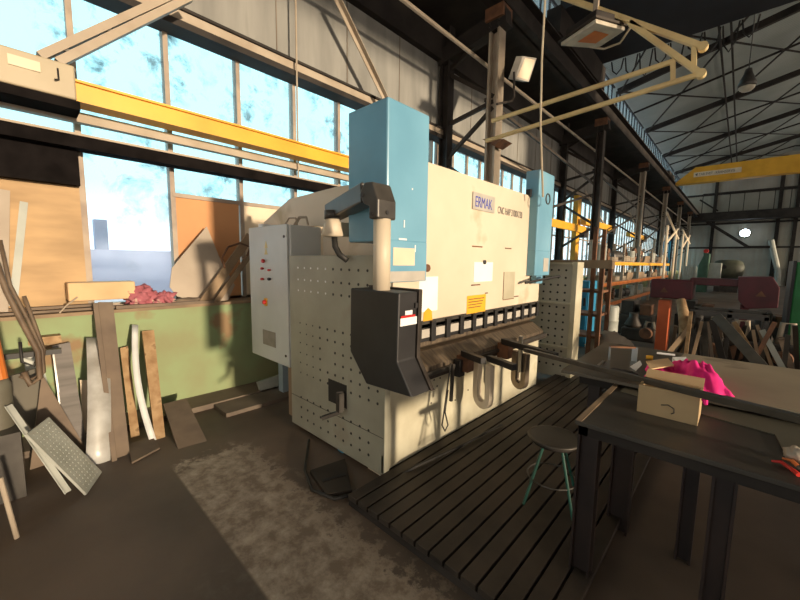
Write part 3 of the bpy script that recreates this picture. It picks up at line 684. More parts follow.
# sheet support arms with U shaped hangers
dr = Vector((math.cos(math.radians(20)), -math.sin(math.radians(20)), 0))
def support(u0, v0, L, w_, m, name='support_arm', x=-1.62):
    p = onX(u0, v0, x); a = MB().bar(p, p+dr*L, w_, w_).build(name, m, PB, .003); return p, a
p1, a1 = support(463,353,.26,.05,M['black'])
MB().box(-1.66,-1.55,p1.y-.03,p1.y+.06,.70,p1.z-.02).build('clamp_block', M['rust'], a1)
p2, a2 = support(489,358,.30,.05,M['black'], 'support_arm', -1.50)
p3, a3 = support(503,341,.62,.055,M['black'])
MB().box(-1.66,-1.55,p3.y-.03,p3.y+.08,.68,p3.z-.02).build('clamp_block', M['rust'], a3)
def uhook(p, w_, h_, m, par, t=.03):
    s_ = dr*(w_/2); pts = [p-s_]
    r = w_/2
    for k_ in range(9):
        a_ = PI*k_/8; pts.append(p-Vector((0,0,h_-r))-dr*(r*math.cos(a_))-Vector((0,0,r*math.sin(a_))))
    pts.append(p+s_)
    nrm = dr.cross(Vector((0,0,1))).normalized()
    mb = MB(); vs = []; fs = []
    for i, q in enumerate(pts):
        d = (pts[min(i+1,len(pts)-1)]-pts[max(i-1,0)]).normalized(); s2 = d.cross(nrm).normalized()*t*.62; n2 = nrm*t*.5
        vs += [q-s2-n2,q+s2-n2,q+s2+n2,q-s2+n2]
    for i in range(len(pts)-1):
        for k_ in range(4): fs.append((i*4+k_,i*4+(k_+1)%4,(i+1)*4+(k_+1)%4,(i+1)*4+k_))
    fs += [(3,2,1,0), tuple(len(vs)-4+k_ for k_ in range(4))]
    return mb.add(vs,fs).build('u_hanger', m, par, .004)
uhook(onY(484,364,p2.y-.02)+Vector((0,0,.01)), .16,.37, M['beige'], a2, .05)
uhook(onX(521,352,-1.42), .12,.32, M['toolsteel'], a3, .05)
MB().bar(onX(521,336,-1.40), onX(520,372,-1.40),.03,.03,(1,0,0)).build('clamp_spindle', M['steel'], a3)
MB().box(-1.66,-1.60,2.42,2.50,.66,.80).build('hook_block', M['black'], PB, .003)
tag(MB().tube([onX(u,v,-1.60) for (u,v) in ((451,363),(447,390),(444,412),(442,425),(445,431),(448,425),(445,412),(448,390))],.006).build('wire_loop', M['charcoal'], None, 0, True), 'thin wire loop hanging on the press brake apron', 'wire')
tag(MB().bar(onX(453,364,-1.59), onX(451,401,-1.59),.025,.02,(1,0,0)).build('hanging_rod', M['charcoal']), 'short dark rod hanging beside the wire loop', 'rod')

# electrical cabinet
EC = thing('electrical_cabinet', 'pale grey electrical cabinet mounted left of the press brake', 'cabinet', (-3.45,1.85,.57))
MB().box(-3.84,-3.04,1.745,2.08,.575,1.92).build('body', M['cabinet'], EC, .01)
MB().box(-3.85,-3.06,1.72,1.745,.57,1.925).build('door', M['cabinet'], EC, .006)
d = [o for o in COL.objects if o.name.startswith('door')][-1]
YD = 1.72
for i, (u,v,m__,r_) in enumerate(((264.5,261,'redbright',.022),(263.5,268.5,'redbright',.014),(270.5,270,'redbright',.012),(263.5,279,'redbright',.014),(270.5,279,'black',.016))):
    p = onY(u,v,YD); MB().lathe((p.x,YD-.03,p.z),[(r_*.8,0),(r_,.012),(r_*.7,.03)],14,'y').build('push_button', M[m__], EC, 0, True)
p = onY(266,302,YD); c = MB().box(p.x-.03,p.x+.03,YD-.006,YD,p.z-.04,p.z+.04).build('main_switch', M['yellow'], EC)
MB().lathe((p.x,YD-.035,p.z),[(.018,0),(.022,.01),(.02,.03)],12,'y').build('switch_knob', M['redbright'], c, 0, True)
for (v_, m__) in ((251,'yellow'),(244.5,'cream')):
    p = onY(266,v_,YD); MB().prism([(p.x-.035,YD-.002,p.z-.035),(p.x+.035,YD-.002,p.z-.035),(p.x,YD-.002,p.z+.035)],(0,.002,0)).build('warning_triangle', mat('pale_yellow_print',(.75,.6,.25),None,4,.5), EC)
p = onY(263,329,YD); q = onY(276,350,YD)
MB().box(p.x,q.x,YD-.003,YD,q.z+.02,p.z).build('rating_plate', mat('dull_metal_plate',(.26,.23,.21),(.2,.18,.16),8,.5), EC)
for (u,v) in ((284,236.5),(286,356)):
    p = onY(u,v,YD); MB().lathe((p.x,YD-.006,p.z),[(.013,0),(.013,.006)],10,'y').build('lock', M['black'], EC)
MB().box(-3.79,-3.70,1.8,2.0,1.925,1.97).build('cable_gland', M['white'], EC)
for (x_, y_) in ((-3.25,1.80),(-3.15,1.86),(-3.07,1.80)):
    MB().tube([(x_,y_,1.92),(x_+.01,y_+.05,2.0),(x_+.08,y_+.08,2.0),(x_+.09,y_+.09,1.93)],.008).build('cable_loop', M['tan'], EC)
MB().bar((-3.05,1.84,1.0),(-2.95,1.84,1.0),.1,.3).build('mounting_bracket', M['charcoal'], EC)

# ================================================================== second perforated guard behind the right end
t = thing('perforated_guard', 'beige perforated guard panel standing beyond the right blue cover', 'panel', (-2.2,5.0,0))
MB().box(-3.0,-1.58,5.0,5.02,.05,1.60).build('sheet', mat('pale_beige_guard_paint',(.50,.48,.40),(.42,.40,.32),2,.5), t)
MB().box(-1.60,-1.535,4.97,5.22,0,1.62).build('edge_post', M['beige_dirty'], t, .004)
zz = onY(560,303,4.99).z
for z in (1.60, zz, .47): MB().box(-3.0,-1.60,4.965,5.0,z-.012,z+.012).build('rib', M['beige_dirty'], t)
dk = MB()
for j in range(14):
    for i in range(4):
        z = 1.51-.10*j; x = -1.97+.095*i
        if abs(z-zz) < .04: continue
        dk.lathe((x,4.998,z),[(.015,0),(.015,.003)],8,'y')
dk.build('hole_pattern', M['black'], t)['kind'] = 'stuff'
MB().box(-3.0,-2.9,5.0,5.3,0,1.6).build('rear_post', M['beige_dirty'], t)

# ================================================================== floor grating platform in front of the press
GR = thing('slatted_platform', 'low dark slatted steel platform on the floor before the press brake', 'platform', (-1.1,3.4,0))
sl = MB(); x = -1.745
while x < -.46:
    sl.box(x, x+.083, 1.385, 6.2, .045, .08); x += .097
sl.build('slats', M['darksteel'], GR, .003)
for yy in (1.39, 2.6, 4.0, 6.1): MB().box(-1.745,-.46,yy,yy+.02,0,.045).build('cross_beam', M['truss'], GR)
# cable along the machine foot and small pedal box
tag(MB().tube([onZ(u,v,.02) for (u,v) in ((309,440),(305,470),(312,490),(335,499),(350,495),(375,488),(385,484))]+[Vector((-1.62,1.9,.1)),Vector((-1.55,2.4,.1)),Vector((-1.5,3.0,.1))],.012).build('floor_cable', M['rubber'], None, 0, True), 'dark cable curving on the floor around the press brake foot', 'cable')
t = thing('foot_pedal', 'dark steel plate with slots lying under the press brake corner', 'plate', onZ(335,478,0))
P4 = [onZ(u,v,.0) for (u,v) in ((310,474),(345,462),(352,494),(326,498))]
MB().prism(P4,(0,0,.03)).build('plate', M['darksteel'], t)
MB().bar(onZ(322,481,.032),onZ(346,474,.032),.03,.004).build('slot', M['black'], t)
tag(MB().box(-2.35,-2.27,1.75,1.9,0,.10).build('blue_pedal', M['bluecab'], None, .01), 'small blue pedal under the press brake side plate', 'pedal')

# ================================================================== front table
FT = thing('steel_workbench', 'dark steel workbench with channel legs in the right foreground', 'table', (.2,2.1,0))
TZ = .86
MB().box(-.514,1.75,1.77,2.52,TZ-.02,TZ).build('tabletop', M['tabletop'], FT, .002)
MB().box(-.512,-.485,1.775,2.5,TZ,TZ+.003).build('edge_strip', M['wood'], FT)
MB().box(-.50,1.7,1.79,1.83,TZ-.07,TZ-.02).box(-.50,1.7,2.44,2.48,TZ-.07,TZ-.02).box(-.50,-.46,1.79,2.48,TZ-.07,TZ-.02).build('apron', M['truss'], FT)
def channel(x, y, w_, d_, z1, sgn=1):
    return MB().box(x,x+w_,y,y+.008,0,z1).box(x,x+.010,y-.0,y+d_,0,z1).box(x+w_-.010,x+w_,y,y+d_,0,z1)
legm = mat('brown_black_steel', (.040,.024,.020), (.022,.014,.013), 4, .5, .2)
for (x,y,w_) in ((-.505,1.80,.09),(-.47,2.36,.11),(onY(713,470,1.83).x,1.80,.075),(onY(684,462,2.39).x,2.36,.07),(1.5,1.80,.1),(1.5,2.36,.1)):
    MB().box(x,x+w_,y+.03,y+.04,0,TZ-.02).box(x,x+.010,y,y+.07,0,TZ-.02).box(x+w_-.010,x+w_,y,y+.07,0,TZ-.02).build('leg', legm, FT)
# second, paler sheet on it
tag(MB().prism([Vector((.19,2.02,TZ+.001)),Vector((1.2,1.85,TZ+.001)),Vector((1.3,2.5,TZ+.001)),Vector((-.45,2.5,TZ+.001)),Vector((-.45,2.36,TZ+.001)),Vector((.17,2.24,TZ+.001))],(0,0,.004)).build('loose_sheet', mat('olive_grey_steel',(.13,.12,.09),(.09,.085,.065),2,.45,.3)), 'paler olive steel sheet lying along the back of the workbench', 'sheet')
# pliers at the right edge
t = thing('pliers', 'pliers with red-orange handles at the right edge of the workbench', 'pliers', onZ(790,466,TZ))
MB().tube([onZ(u,v,TZ+.012) for (u,v) in ((772,461),(781,462),(790,468),(799,475))],[.004,.007,.007,.008]).build('handle', M['redbright'], t, 0, True)
MB().tube([onZ(u,v,TZ+.018) for (u,v) in ((782,458),(792,461),(800,468))],[.004,.007,.007]).build('handle', mat('orange_plastic',(.8,.2,.05),None,3,.4), t, 0, True)
MB().tube([onZ(u,v,TZ+.014) for (u,v) in ((799,468),(806,472),(815,476))],[.012,.014,.006]).build('jaw', M['charcoal'], t)
tag(crumple('grey_lump', onZ(797,455,TZ+.03), .035,.03,.03, M['greyboard'], 21), 'grey dusty fitting beside the pliers at the right edge', 'fitting')
# box on the bench
t = thing('wooden_box', 'tan wooden box with a curved handle standing on the workbench', 'box', (-.2,2.12,TZ))
MB().box(-.325,-.085,2.108,2.118,TZ,1.0).build('front', M['boxwood'], t, .002)
MB().box(-.325,-.315,2.118,2.27,TZ,1.0).box(-.095,-.085,2.118,2.27,TZ,1.0).box(-.315,-.095,2.26,2.27,TZ,1.0).box(-.325,-.085,2.118,2.27,TZ,TZ+.01).build('sides', M['boxwood'], t)
MB().tube([onY(u,v,2.104) for (u,v) in ((661,405),(668,405),(674,409),(674,413),(671,414))],.0025).build('handle', M['charcoal'], t)
MB().prism([(-.325,2.27,1.0),(-.085,2.27,1.0),(-.085,2.33,1.03),(-.325,2.33,1.03)],(0,0,.006)).build('flap', M['card'], t)
# welding table behind, with sheet on top
WT = thing('welding_table', 'broad low welding table with a steel top behind the workbench', 'table', (.2,3.0,0))
WZ = .90
MB().prism([(-.81,2.43,WZ-.02),(1.6,2.50,WZ-.02),(1.6,3.62,WZ-.02),(-.84,3.60,WZ-.02)],(0,0,.02)).build('tabletop', mat('scratched_brown_steel',(.15,.125,.095),(.10,.085,.065),2,.4,.4), WT)
MB().box(-.75,1.5,2.62,2.66,WZ-.12,WZ-.02).box(-.75,1.5,3.5,3.54,WZ-.12,WZ-.02).build('frame', M['truss'], WT)
for (x,y) in ((-.7,2.66),(-.7,3.45),(1.4,2.66),(1.4,3.45),(.4,2.66)): MB().box(x,x+.07,y,y+.07,0,WZ-.12).build('leg', legm, WT)
a = onZ(683,352,WZ+.03); b_ = onZ(800,367,WZ+.03); c_ = onZ(800,434,WZ+.03); d_ = onZ(655,394,WZ+.03)
tag(MB().prism([a, Vector((1.5,a.y+.05,WZ+.012)), Vector((1.5,c_.y-.02,WZ+.012)), c_*1, Vector((-.25,2.40,WZ+.012)), Vector((-.27,2.9,WZ+.012))] if False else
   [Vector((-.262,3.50,WZ+.001)), Vector((1.55,3.56,WZ+.001)), Vector((1.55,2.49,WZ+.001)), Vector((-.10,2.47,WZ+.001)), Vector((-.33,2.50,WZ+.001))],(0,0,.02)).build('large_sheet', M['bigsheet']), 'large tan-brown steel sheet lying on the right part of the welding table', 'sheet')
# long flat bar from press support arm over to the bench
q0 = onZ(525,350,.90); q1 = onY(700,394,2.055); q1b = q0+(q1-q0)*1.75
tag(MB().bar(q0,q1b,.035,.03).build('long_bar', M['charcoal'], None, .003), 'long dark steel bar reaching from press support arm across to the right', 'bar')
tag(MB().box(q1b.x-.10,q1b.x,max(q1b.y-.04,1.78),q1b.y+.12,TZ,q1b.z-.03).build('packing_block', M['wood']), 'wooden packing block under the far end of the long bar', 'block')
# pink cloth, cardboard, papers, yellow tape, frames on welding table
t = thing('pink_cloth', 'bright magenta cloth spilling out of the box onto the sheet', 'cloth', (0,2.5,WZ))
def cloth(ptsuv, z0, seed, hgt):
    import mathutils
    n = 22; P_ = [onZ(u,v,z0) for u,v in ptsuv]   # 4 corners
    vs = []; fs = []
    for i in range(n+1):
        for j in range(n+1):
            s_, r_ = i/n, j/n
            p = P_[0]*(1-s_)*(1-r_)+P_[1]*s_*(1-r_)+P_[2]*s_*r_+P_[3]*(1-s_)*r_
            e_ = min(s_,1-s_,r_,1-r_); k_ = min(1,e_*6)
            nz = mathutils.noise.noise(Vector((s_*4.5+r_*2+seed, r_*1.2, 0)))*.7+.5*abs(mathutils.noise.noise(Vector((s_*7-r_*3, r_*2, seed))))
            vs.append(p+Vector((mathutils.noise.noise(Vector((r_*4,seed,1)))*.02, mathutils.noise.noise(Vector((s_*5,seed,7)))*.03, k_*hgt*(.55+.9*nz)+.003)))
    for i in range(n):
        for j in range(n): fs.append((i*(n+1)+j,i*(n+1)+j+1,(i+1)*(n+1)+j+1,(i+1)*(n+1)+j))
    o = (n+1)*(n+1)
    vs2 = vs+[Vector((p.x,p.y,z0)) for p in vs]
    fs2 = fs+[tuple(k_+o for k_ in f)[::-1] for f in fs]
    for i in range(n):
        for (a,b) in ((i,i+1),((n)*(n+1)+i,(n)*(n+1)+i+1),(i*(n+1),(i+1)*(n+1)),(i*(n+1)+n,(i+1)*(n+1)+n)): fs2.append((a,b,b+o,a+o))
    return MB().add(vs2,fs2)
cloth([(676,392),(733,396),(704,372),(664,366)], WZ+.022, 2.3, .10).build('main_fold', M['pink'], t, 0, True)
cloth([(644,379),(690,390),(694,373),(648,365)], WZ+.03, 5.1, .07).build('rear_fold', M['pink'], t, 0, True)
MB().tube([Vector((-.075,2.095,1.0)),Vector((-.07,2.09,1.0)),Vector((-.065,2.10,.975))],[.008,.014,.008]).build('corner', M['pink'], t)
tag(MB().prism([onZ(u,v,1.0) for (u,v) in ((646,362),(668,359),(674,366),(650,370))],(0,0,.006)).build('cardboard_flap', M['card']), 'small piece of cardboard lying on the magenta cloth', 'cardboard')
tag(MB().prism([onZ(u,v,WZ+.001) for (u,v) in ((630,367),(640,361),(642,365),(636,371))],(0,0,.004)).build('paper_scrap', M['white']), 'white paper scrap at the left end of the magenta cloth', 'paper')
tag(MB().prism([onZ(u,v,WZ+.022) for (u,v) in ((672,361),(686,361),(685,367),(676,366))],(0,0,.03)).build('paper_scrap', M['white']), 'white folded paper behind the magenta cloth', 'paper')
tag(MB().tube([onZ(646,357,WZ+.018), onZ(653,358,WZ+.018)],[.014,.018],12).build('yellow_tape', M['yellow'], None, 0, True), 'small yellow tape measure on the welding table', 'tape measure')
tag(MB().tube([onZ(657,353,WZ+.03), onZ(675,355,WZ+.03)],.008,8).build('white_tube', M['white']), 'short white tube lying behind the yellow tape measure', 'tube')
t = thing('steel_bracket', 'small shiny square steel bracket standing on the welding table', 'bracket', onZ(622,355,WZ))
pa = onZ(609,360,WZ); pb_ = onZ(634,361,WZ)
MB().bar(pa,pa+Vector((0,0,.10)),.012,.012,(1,0,0)).build('post', M['steel'], t)
MB().bar(pb_,pb_+Vector((0,0,.10)),.035,.012,(0,1,0)).build('post', M['steel'], t)
MB().bar(pa+Vector((0,0,.10)),pb_+Vector((0,0,.10)),.02,.012).build('cross_bar', M['rust'], t)
tag(MB().bar(onZ(597,367,WZ+.005), onZ(604,361,WZ+.005),.02,.008).build('steel_offcut', M['steel']), 'short shiny offcut on the left corner of the welding table', 'offcut')
tag(crumple('black_rag', onZ(622,372,WZ+.012), .08,.05,.015, M['black'], 31), 'dark rag on the welding table left of the cloth', 'rag')

# stool
ST = thing('round_stool', 'round grey-topped stool with green legs on the slatted platform', 'stool', (-.775,2.27,.08))
sc_ = Vector((-.775,2.27,0))
MB().lathe((sc_.x,sc_.y,.50),[(.13,-.012),(.155,-.008),(.16,0),(.155,.008),(.14,.010)],32).build('seat', M['tabletop'], ST, 0, True)
MB().lathe((sc_.x,sc_.y,.47),[(.135,0),(.145,.02)],32).build('seat_rim', M['truss'], ST, 0, True)
for k_ in range(4):
    a_ = PI/4+k_*PI/2+.25
    t_ = Vector((sc_.x+.07*math.cos(a_),sc_.y+.07*math.sin(a_),.47)); f_ = Vector((sc_.x+.20*math.cos(a_),sc_.y+.20*math.sin(a_),.08))
    MB().tube([t_,f_],.009).build('leg', M['teal'], ST)
mb = MB().tube([Vector((sc_.x+.148*math.cos(2*PI*q/20),sc_.y+.148*math.sin(2*PI*q/20),.24)) for q in range(20)],.005,6,True)
mb.build('foot_ring', M['charcoal'], ST)

# ================================================================== hanging wire, jib, lamps
t = thing('hanging_hook_wire', 'long pale cord with a ring hanging before the right blue cover', 'cord', (-1.6,3.75,2.2))
MB().tube([(-1.6,3.70,8.6),(-1.6,3.69,4.4),(-1.61,3.71,3.6),(-1.605,3.75,3.0),(-1.60,3.90,2.30)],.010,6).build('cord', M['rope'], t)
rg = onX(548,199,-1.6)
MB().tube([rg+Vector((0,.055*math.cos(2*PI*q/16),.055*math.sin(2*PI*q/16))) for q in range(16)],.007,6,True).build('ring', M['charcoal'], t)
YJ = 5.95
t = thing('column_jib', 'pipe jib arm with tie bars reaching out from the first column', 'crane', (-3.4,YJ,3.8))
Jm = mat('ochre_painted_pipe', (.85,.66,.32), (.68,.50,.24), 3, .5)
J = lambda u,v: onY(u,v,YJ-.25)
tipu, tipl = J(703,47), J(701,74)
MB().tube([J(492,121),J(674,61)],.035).build('upper_pipe', Jm, t)
MB().tube([J(486,141),J(690,77),J(701,74)],.035).build('lower_pipe', Jm, t)
MB().bar(J(673,61),J(673,80),.05,.05,(1,0,0)).build('end_post', Jm, t)
MB().bar(J(560,-4),tipu,.07,.06).build('tie_bar', Jm, t)
MB().bar(J(630,23),tipl,.07,.06).build('tie_bar', Jm, t)
MB().bar(J(694,46),J(694,68),.05,.05,(1,0,0)).build('end_post', Jm, t)
for c_ in (tipu, tipl): MB().lathe(c_,[(.05,-.04),(.05,.04)],14,'y').build('end_boss', Jm, t)
MB().prism([J(482,139),J(504,139),J(494,146)],(0,.3,0)).build('bracket', M['rust'], t)
# big rectangular lamp hung under the jib
t = thing('high_bay_lamp', 'large dusty rectangular lamp housing hanging near the top', 'lamp', (-2.2,6.2,4.9))
ZL = 4.75
c4 = [onZ(558,43,ZL),onZ(596,17,ZL),onZ(628,26,ZL),onZ(598,46,ZL)]
cc = sum(c4, Vector((0,0,0)))/4
MB().prism(c4,(0,0,.03)).build('rim', M['darksteel'], t)
MB().prism([cc+(p-cc)*.92 for p in c4],(0,0,-.05)).build('lens', M['lampglass'], t, .01)
MB().prism([cc+(p-cc)*.45+Vector((0,0,-.055)) for p in c4],(0,0,.002)).build('reflector', M['orange'], t)
MB().prism([cc+(p-cc)*.8+Vector((0,0,.03)) for p in c4],(0,0,.12)).build('housing', M['truss'], t, .02)
MB().bar(cc+Vector((0,0,.15)),cc+Vector((0,0,1.6)),.06,.06).build('hanger', M['tan'], t)
MB().tube([onZ(590,47,ZL-.02),onZ(604,49,ZL-.08),onZ(620,43,ZL-.06),onZ(630,28,ZL+.02)],.014).build('cable', M['rope'], t, 0, True)
# flood light on first column
t = thing('flood_light', 'small tilted floodlight fixed beside the first lattice column', 'lamp', (-3.2,5.7,4.6))
F = lambda u,v: onX(u,v,-3.0)
MB().prism([F(523,56),F(537,58),F(529,82),F(515,79)],(-.12,-.02,.03)).build('housing', M['labelgrey'], t, .01)
MB().prism([F(525,58)+Vector((.004,0,0)),F(535,60)+Vector((.004,0,0)),F(528,80)+Vector((.004,0,0)),F(517,77)+Vector((.004,0,0))],(-.003,0,0)).build('lens', M['cream'], t)
MB().tube([F(514,72),F(514,97),F(512,101),F(497,104)],.018).build('bracket', M['darksteel'], t)
# bell lamp
t = thing('bell_lamp', 'bell-shaped lamp hanging from the roof at upper right', 'lamp', (-.25,12,5.8))
MB().lathe((-.26,12,5.78),[(.16,-.02),(.17,.05),(.13,.16),(.08,.28),(.06,.38)],20).build('shade', M['charcoal'], t, 0, True)
MB().lathe((-.26,12,5.78),[(.02,-.13),(.09,-.11),(.14,-.06),(.155,-.01)],20).build('bulb_glass', M['lampglass'], t, 0, True)
MB().tube([(-.26,12,6.1),(-.26,12,9.0)],.01).build('cord', M['black'], t)

# near crane bridge (dark, only its underside and cable loops seen)
t = thing('near_crane_bridge', 'dark overhead crane bridge across the top right with cable loops', 'crane', (2,10,7))
MB().box(-3.3,XR-.3,8.4,11.3,7.0,7.9).build('girder', mat('dark_blue_grey_steel',(.022,.024,.032),(.014,.015,.02),1,.7), t)
MB().box(-3.5,-3.2,8.2,11.6,6.46,7.0).build('end_carriage', M['truss'], t)
MB().box(XR-.6,XR-.3,8.2,11.6,6.46,7.0).build('end_carriage', M['truss'], t)
for i in range(15):
    x = -3.0+i*.32; d_ = .35+.25*((i*7)%5)/4
    if i > 8: x = -3.0+8*.32+(i-8)*1.0; 
    w_ = .28 if i <= 8 else .95
    MB().tube([(x,11.36,7.0),(x+w_*.15,11.36,7.0-d_*.7),(x+w_*.5,11.36,7.0-d_),(x+w_*.85,11.36,7.0-d_*.7),(x+w_,11.36,7.0)],.018,6).build('festoon_loop', M['rubber'], t)
# far yellow bridge crane
t = thing('yellow_bridge_crane', 'yellow overhead bridge crane with a white label strip', 'crane', (2,25,6))
MB().prism([(-3.0,25,6.05),(-2.2,25,6.75),(XR-.4,25,6.75),(XR-.4,25,5.95),(-3.0,25,5.95)],(0,.5,0)).build('girder', M['yellow'], t)
MB().box(-3.5,-3.2,24.2,26.2,6.46,6.62).build('end_carriage', M['truss'], t)
pz = 6.28
MB().box(-2.25,-.40,24.985,25.0,6.24,6.48).build('label_strip', M['cream'], t)
text('label_lettering','\u25C4 TAB SVET : KRANSERVIS',.17,(-2.2,24.98,6.30),ROT_FY,M['letterdark'],t,.001,.78)

# ================================================================== FAR HALL
t = thing('end_wall_walkway', 'walkway beam with rails and a sloping stair on the far end wall', 'walkway', (0,42.5,5.5))
MB().box(-3.2,XR,42.4,42.5,6.15,6.25).build('edge_beam', M['truss'], t)
r_ = MB()
for i in range(14): r_.bar((-3+i*.9,42.45,6.2),(-3+i*.9,42.45,7.9),.05,.05,(1,0,0))
r_.bar((-3,42.45,7.9),(8.5,42.45,7.9),.06,.06); r_.build('railing', M['truss'], t)
MB().bar(onY(707,222,42),onY(748,247,42),.2,.22).bar(onY(748,247,42),onY(770,247,42),.2,.2).build('stair_stringer', M['truss'], t)
MB().bar(onY(700,200,42),onY(718,211,42),.1,.12).build('brace', M['truss'], t)
t = thing('work_light', 'dazzling blue-white work light on the far end wall', 'lamp', onY(745,233,43.4))
c = onY(745,233,43.5); MB().lathe(c,[(.30,0),(.34,.1),(.2,.5)],16,'y').build('housing', M['charcoal'], t)
MB().lathe(c+Vector((0,-.06,0)),[(.28,0),(.32,.05)],16,'y').build('lens', M['wellight'], t)
tag(MB().tube([onY(771,240,43.6),onY(773,250,43.6),onY(778,272,43.6)]+[Vector((onY(779,272,43.6).x,43.6,0))],.2,10).build('duct_pipe', M['drum']), 'pale slanted duct pipe on the far end wall', 'pipe')
# pallet rack along the windows, full of parts
RK = thing('pallet_rack', 'long pallet rack with yellow and orange beams under the far windows', 'rack', (-2.9,17,0))
for y in (11.6, 14.2, 16.8, 19.4, 22.0, 24.6):
    for x in (-2.95,-3.25):
        MB().box(x-.04,x+.04,y-.04,y+.04,0,2.3 if y<20 else 2.9).build('upright', M['bluecab'] if y==24.6 else M['tan'], RK)
for z, m__ in ((1.62,'yellow'),(.98,'orange'),(.35,'orange')):
    MB().box(-2.92,-2.88,11.6,24.6,z-.06,z+.05).build('beam', M[m__], RK)
    MB().box(-3.30,-3.26,11.6,24.6,z-.06,z+.05).build('beam', M[m__], RK)
    MB().box(-3.28,-2.9,11.6,24.6,z+.05,z+.07).build('shelf', M['wood'], RK)
def proto_motor():
    t = thing('electric_motor', '', 'motor', (0,0,-20), 0, 'motors stored on the pallet rack')
    MB().lathe((-.0,-.2,-20+.14),[(.06,0),(.12,.02),(.13,.05),(.13,.32),(.11,.36),(.03,.37),(.03,.45)],14,'y').build('body', M['charcoal'], t)
    MB().box(-.1,.1,-.12,.1,-20,-20+.04).build('foot', M['charcoal'], t); return t
def proto_coil():
    t = thing('cable_coil', '', 'coil', (0,0,-20), 0, 'coils stored on the pallet rack')
    for k_ in range(3): MB().tube([(.17*math.cos(2*PI*q/16),.17*math.sin(2*PI*q/16),-20+.03+.045*k_) for q in range(16)],.025,6,True).build('winding', M['tan'], t)
    return t
def proto_can():
    t = thing('metal_can', '', 'can', (0,0,-20), 0, 'cans stored on the pallet rack')
    MB().lathe((0,0,-20),[(.11,0),(.115,.01),(.115,.29),(.12,.3),(.10,.31)],16).build('body', M['drum'], t, 0, True)
    MB().tube([(-.115,0,-20+.27),(-.06,0,-20+.36),(.06,0,-20+.36),(.115,0,-20+.27)],.006,6).build('handle', M['charcoal'], t); return t
def proto_bin():
    t = thing('parts_bin', '', 'bin', (0,0,-20), 0, 'parts bins on the pallet rack')
    MB().prism([(-.16,-.18,-20),(.16,-.18,-20),(.19,-.18,-19.78),(-.19,-.18,-19.78)],(0,.36,0)).build('bin', M['wood'], t)
    MB().lathe((0,0,-19.78),[(.05,0),(.05,.12)],10).build('spindle', M['steel'], t); return t
def proto_gear():
    t = thing('gear_wheel', '', 'gear', (0,0,-20), 0, 'gear wheels on the pallet rack')
    pts = []
    for q in range(32):
        r_ = .17 if q % 2 else .20; pts.append((.0, r_*math.cos(2*PI*q/32), -19.8+r_*math.sin(2*PI*q/32)))
    MB().prism(pts,(.06,0,0)).build('toothed_disc', M['rust'], t)
    MB().lathe((-.03,0,-19.8),[(.06,0),(.06,.12)],12,'x').build('hub', M['steel'], t); return t
protos = [proto_motor(), proto_coil(), proto_can(), proto_bin(), proto_gear()]
desc = ['dark electric motor','tan coil of cable','pale metal can','brown parts bin','rusty gear wheel']
used = set(); cnt = {}
for si, (z, nm) in enumerate(((1.69,'top'),(1.05,'middle'),(.42,'bottom'))):
    y = 11.9; 
    n_ = 0
    while y < 24.3:
        near = [q for q in (11.6,14.2,16.8,19.4,22.0,24.6,12.35,18.73) if abs(q-y) < .30]
        if near: y += .12; continue
        k_ = random.randrange(5); key = (k_, nm); cnt[key] = cnt.get(key, 0)+1
        lb = '%s %s from the near end of the rack\'s %s shelf' % (ORD[min(cnt[key]-1,19)], desc[k_], nm)
        s_ = random.uniform(.95,1.6) if si == 0 else random.uniform(.8,1.25)
        rz = random.uniform(-.5,.5) if k_ != 4 else random.uniform(-.2,.2)
        x = -3.09
        if k_ not in used:
            p_ = protos[k_]; p_.location = (x,y,z); p_.rotation_euler = (0,0,rz); p_.scale = (s_,)*3; p_['label'] = lb; used.add(k_)
        else: dup(protos[k_], (x,y,z), rz, lb, s_)
        y += random.uniform(.42,.62) if si < 2 else .9; n_ += 1
# fix prototypes that were built around z=-20: their meshes are local already
# yellow jibs at further columns
for (y, lb) in ((12.45,'yellow wall jib beam at the second column behind the rack'),(18.8,'yellow wall jib beam at the third column, further away')):
    t = thing('wall_jib_crane', lb, 'crane', (-4.2,y,2.8))
    MB().box(-3.92,-3.75,y+.2,y+3.4,2.86,3.06).build('beam', M['yellow'], t)
    MB().box(-3.95,-3.7,y+3.4,y+3.8,2.78,3.1).build('trolley', M['black'], t)
    MB().bar((-3.83,y+.2,3.9),(-3.83,y+2.6,3.05),.04,.05).build('tie', M['tan'], t)
t = thing('yellow_hoist_mast', 'yellow mast with crossbeam standing against the windows right of the blue cover', 'crane', (-4.1,11.9,0))
pm = onX(577,196,-4.1)
MB().box(-4.15,-4.0,pm.y-.15,pm.y+.15,0,pm.z).build('mast', M['yellow'], t)
MB().box(-4.0,-3.93,10.0,pm.y+.6,2.62,2.84).build('crossbeam', M['yellow'], t)
MB().box(-4.25,-3.98,pm.y+.6,pm.y+1.0,2.5,2.85).build('hoist', M['black'], t)
# cream scaffold frames further on
for i, (y, lb) in enumerate(((20.5,'cream pipe frame standing above the rack, nearer one'),(26.5,'cream pipe frame near the end wall, farther one'))):
    t = thing('pipe_frame', lb, 'frame', (-3.2,y,0), 0, 'cream pipe frames over the racks')
    for yy in (y,y+3): MB().tube([(-2.6,yy,0),(-2.6,yy,3.4)],.05).build('upright', M['cream'], t)
    MB().tube([(-2.6,y-.6,3.9-.3*i),(-2.6,y+4.0,3.0)],.05).build('rail', M['cream'], t)
    MB().tube([(-2.6,y,2.6),(-2.6,y+3.6,3.5)],.05).build('rail', M['cream'], t)
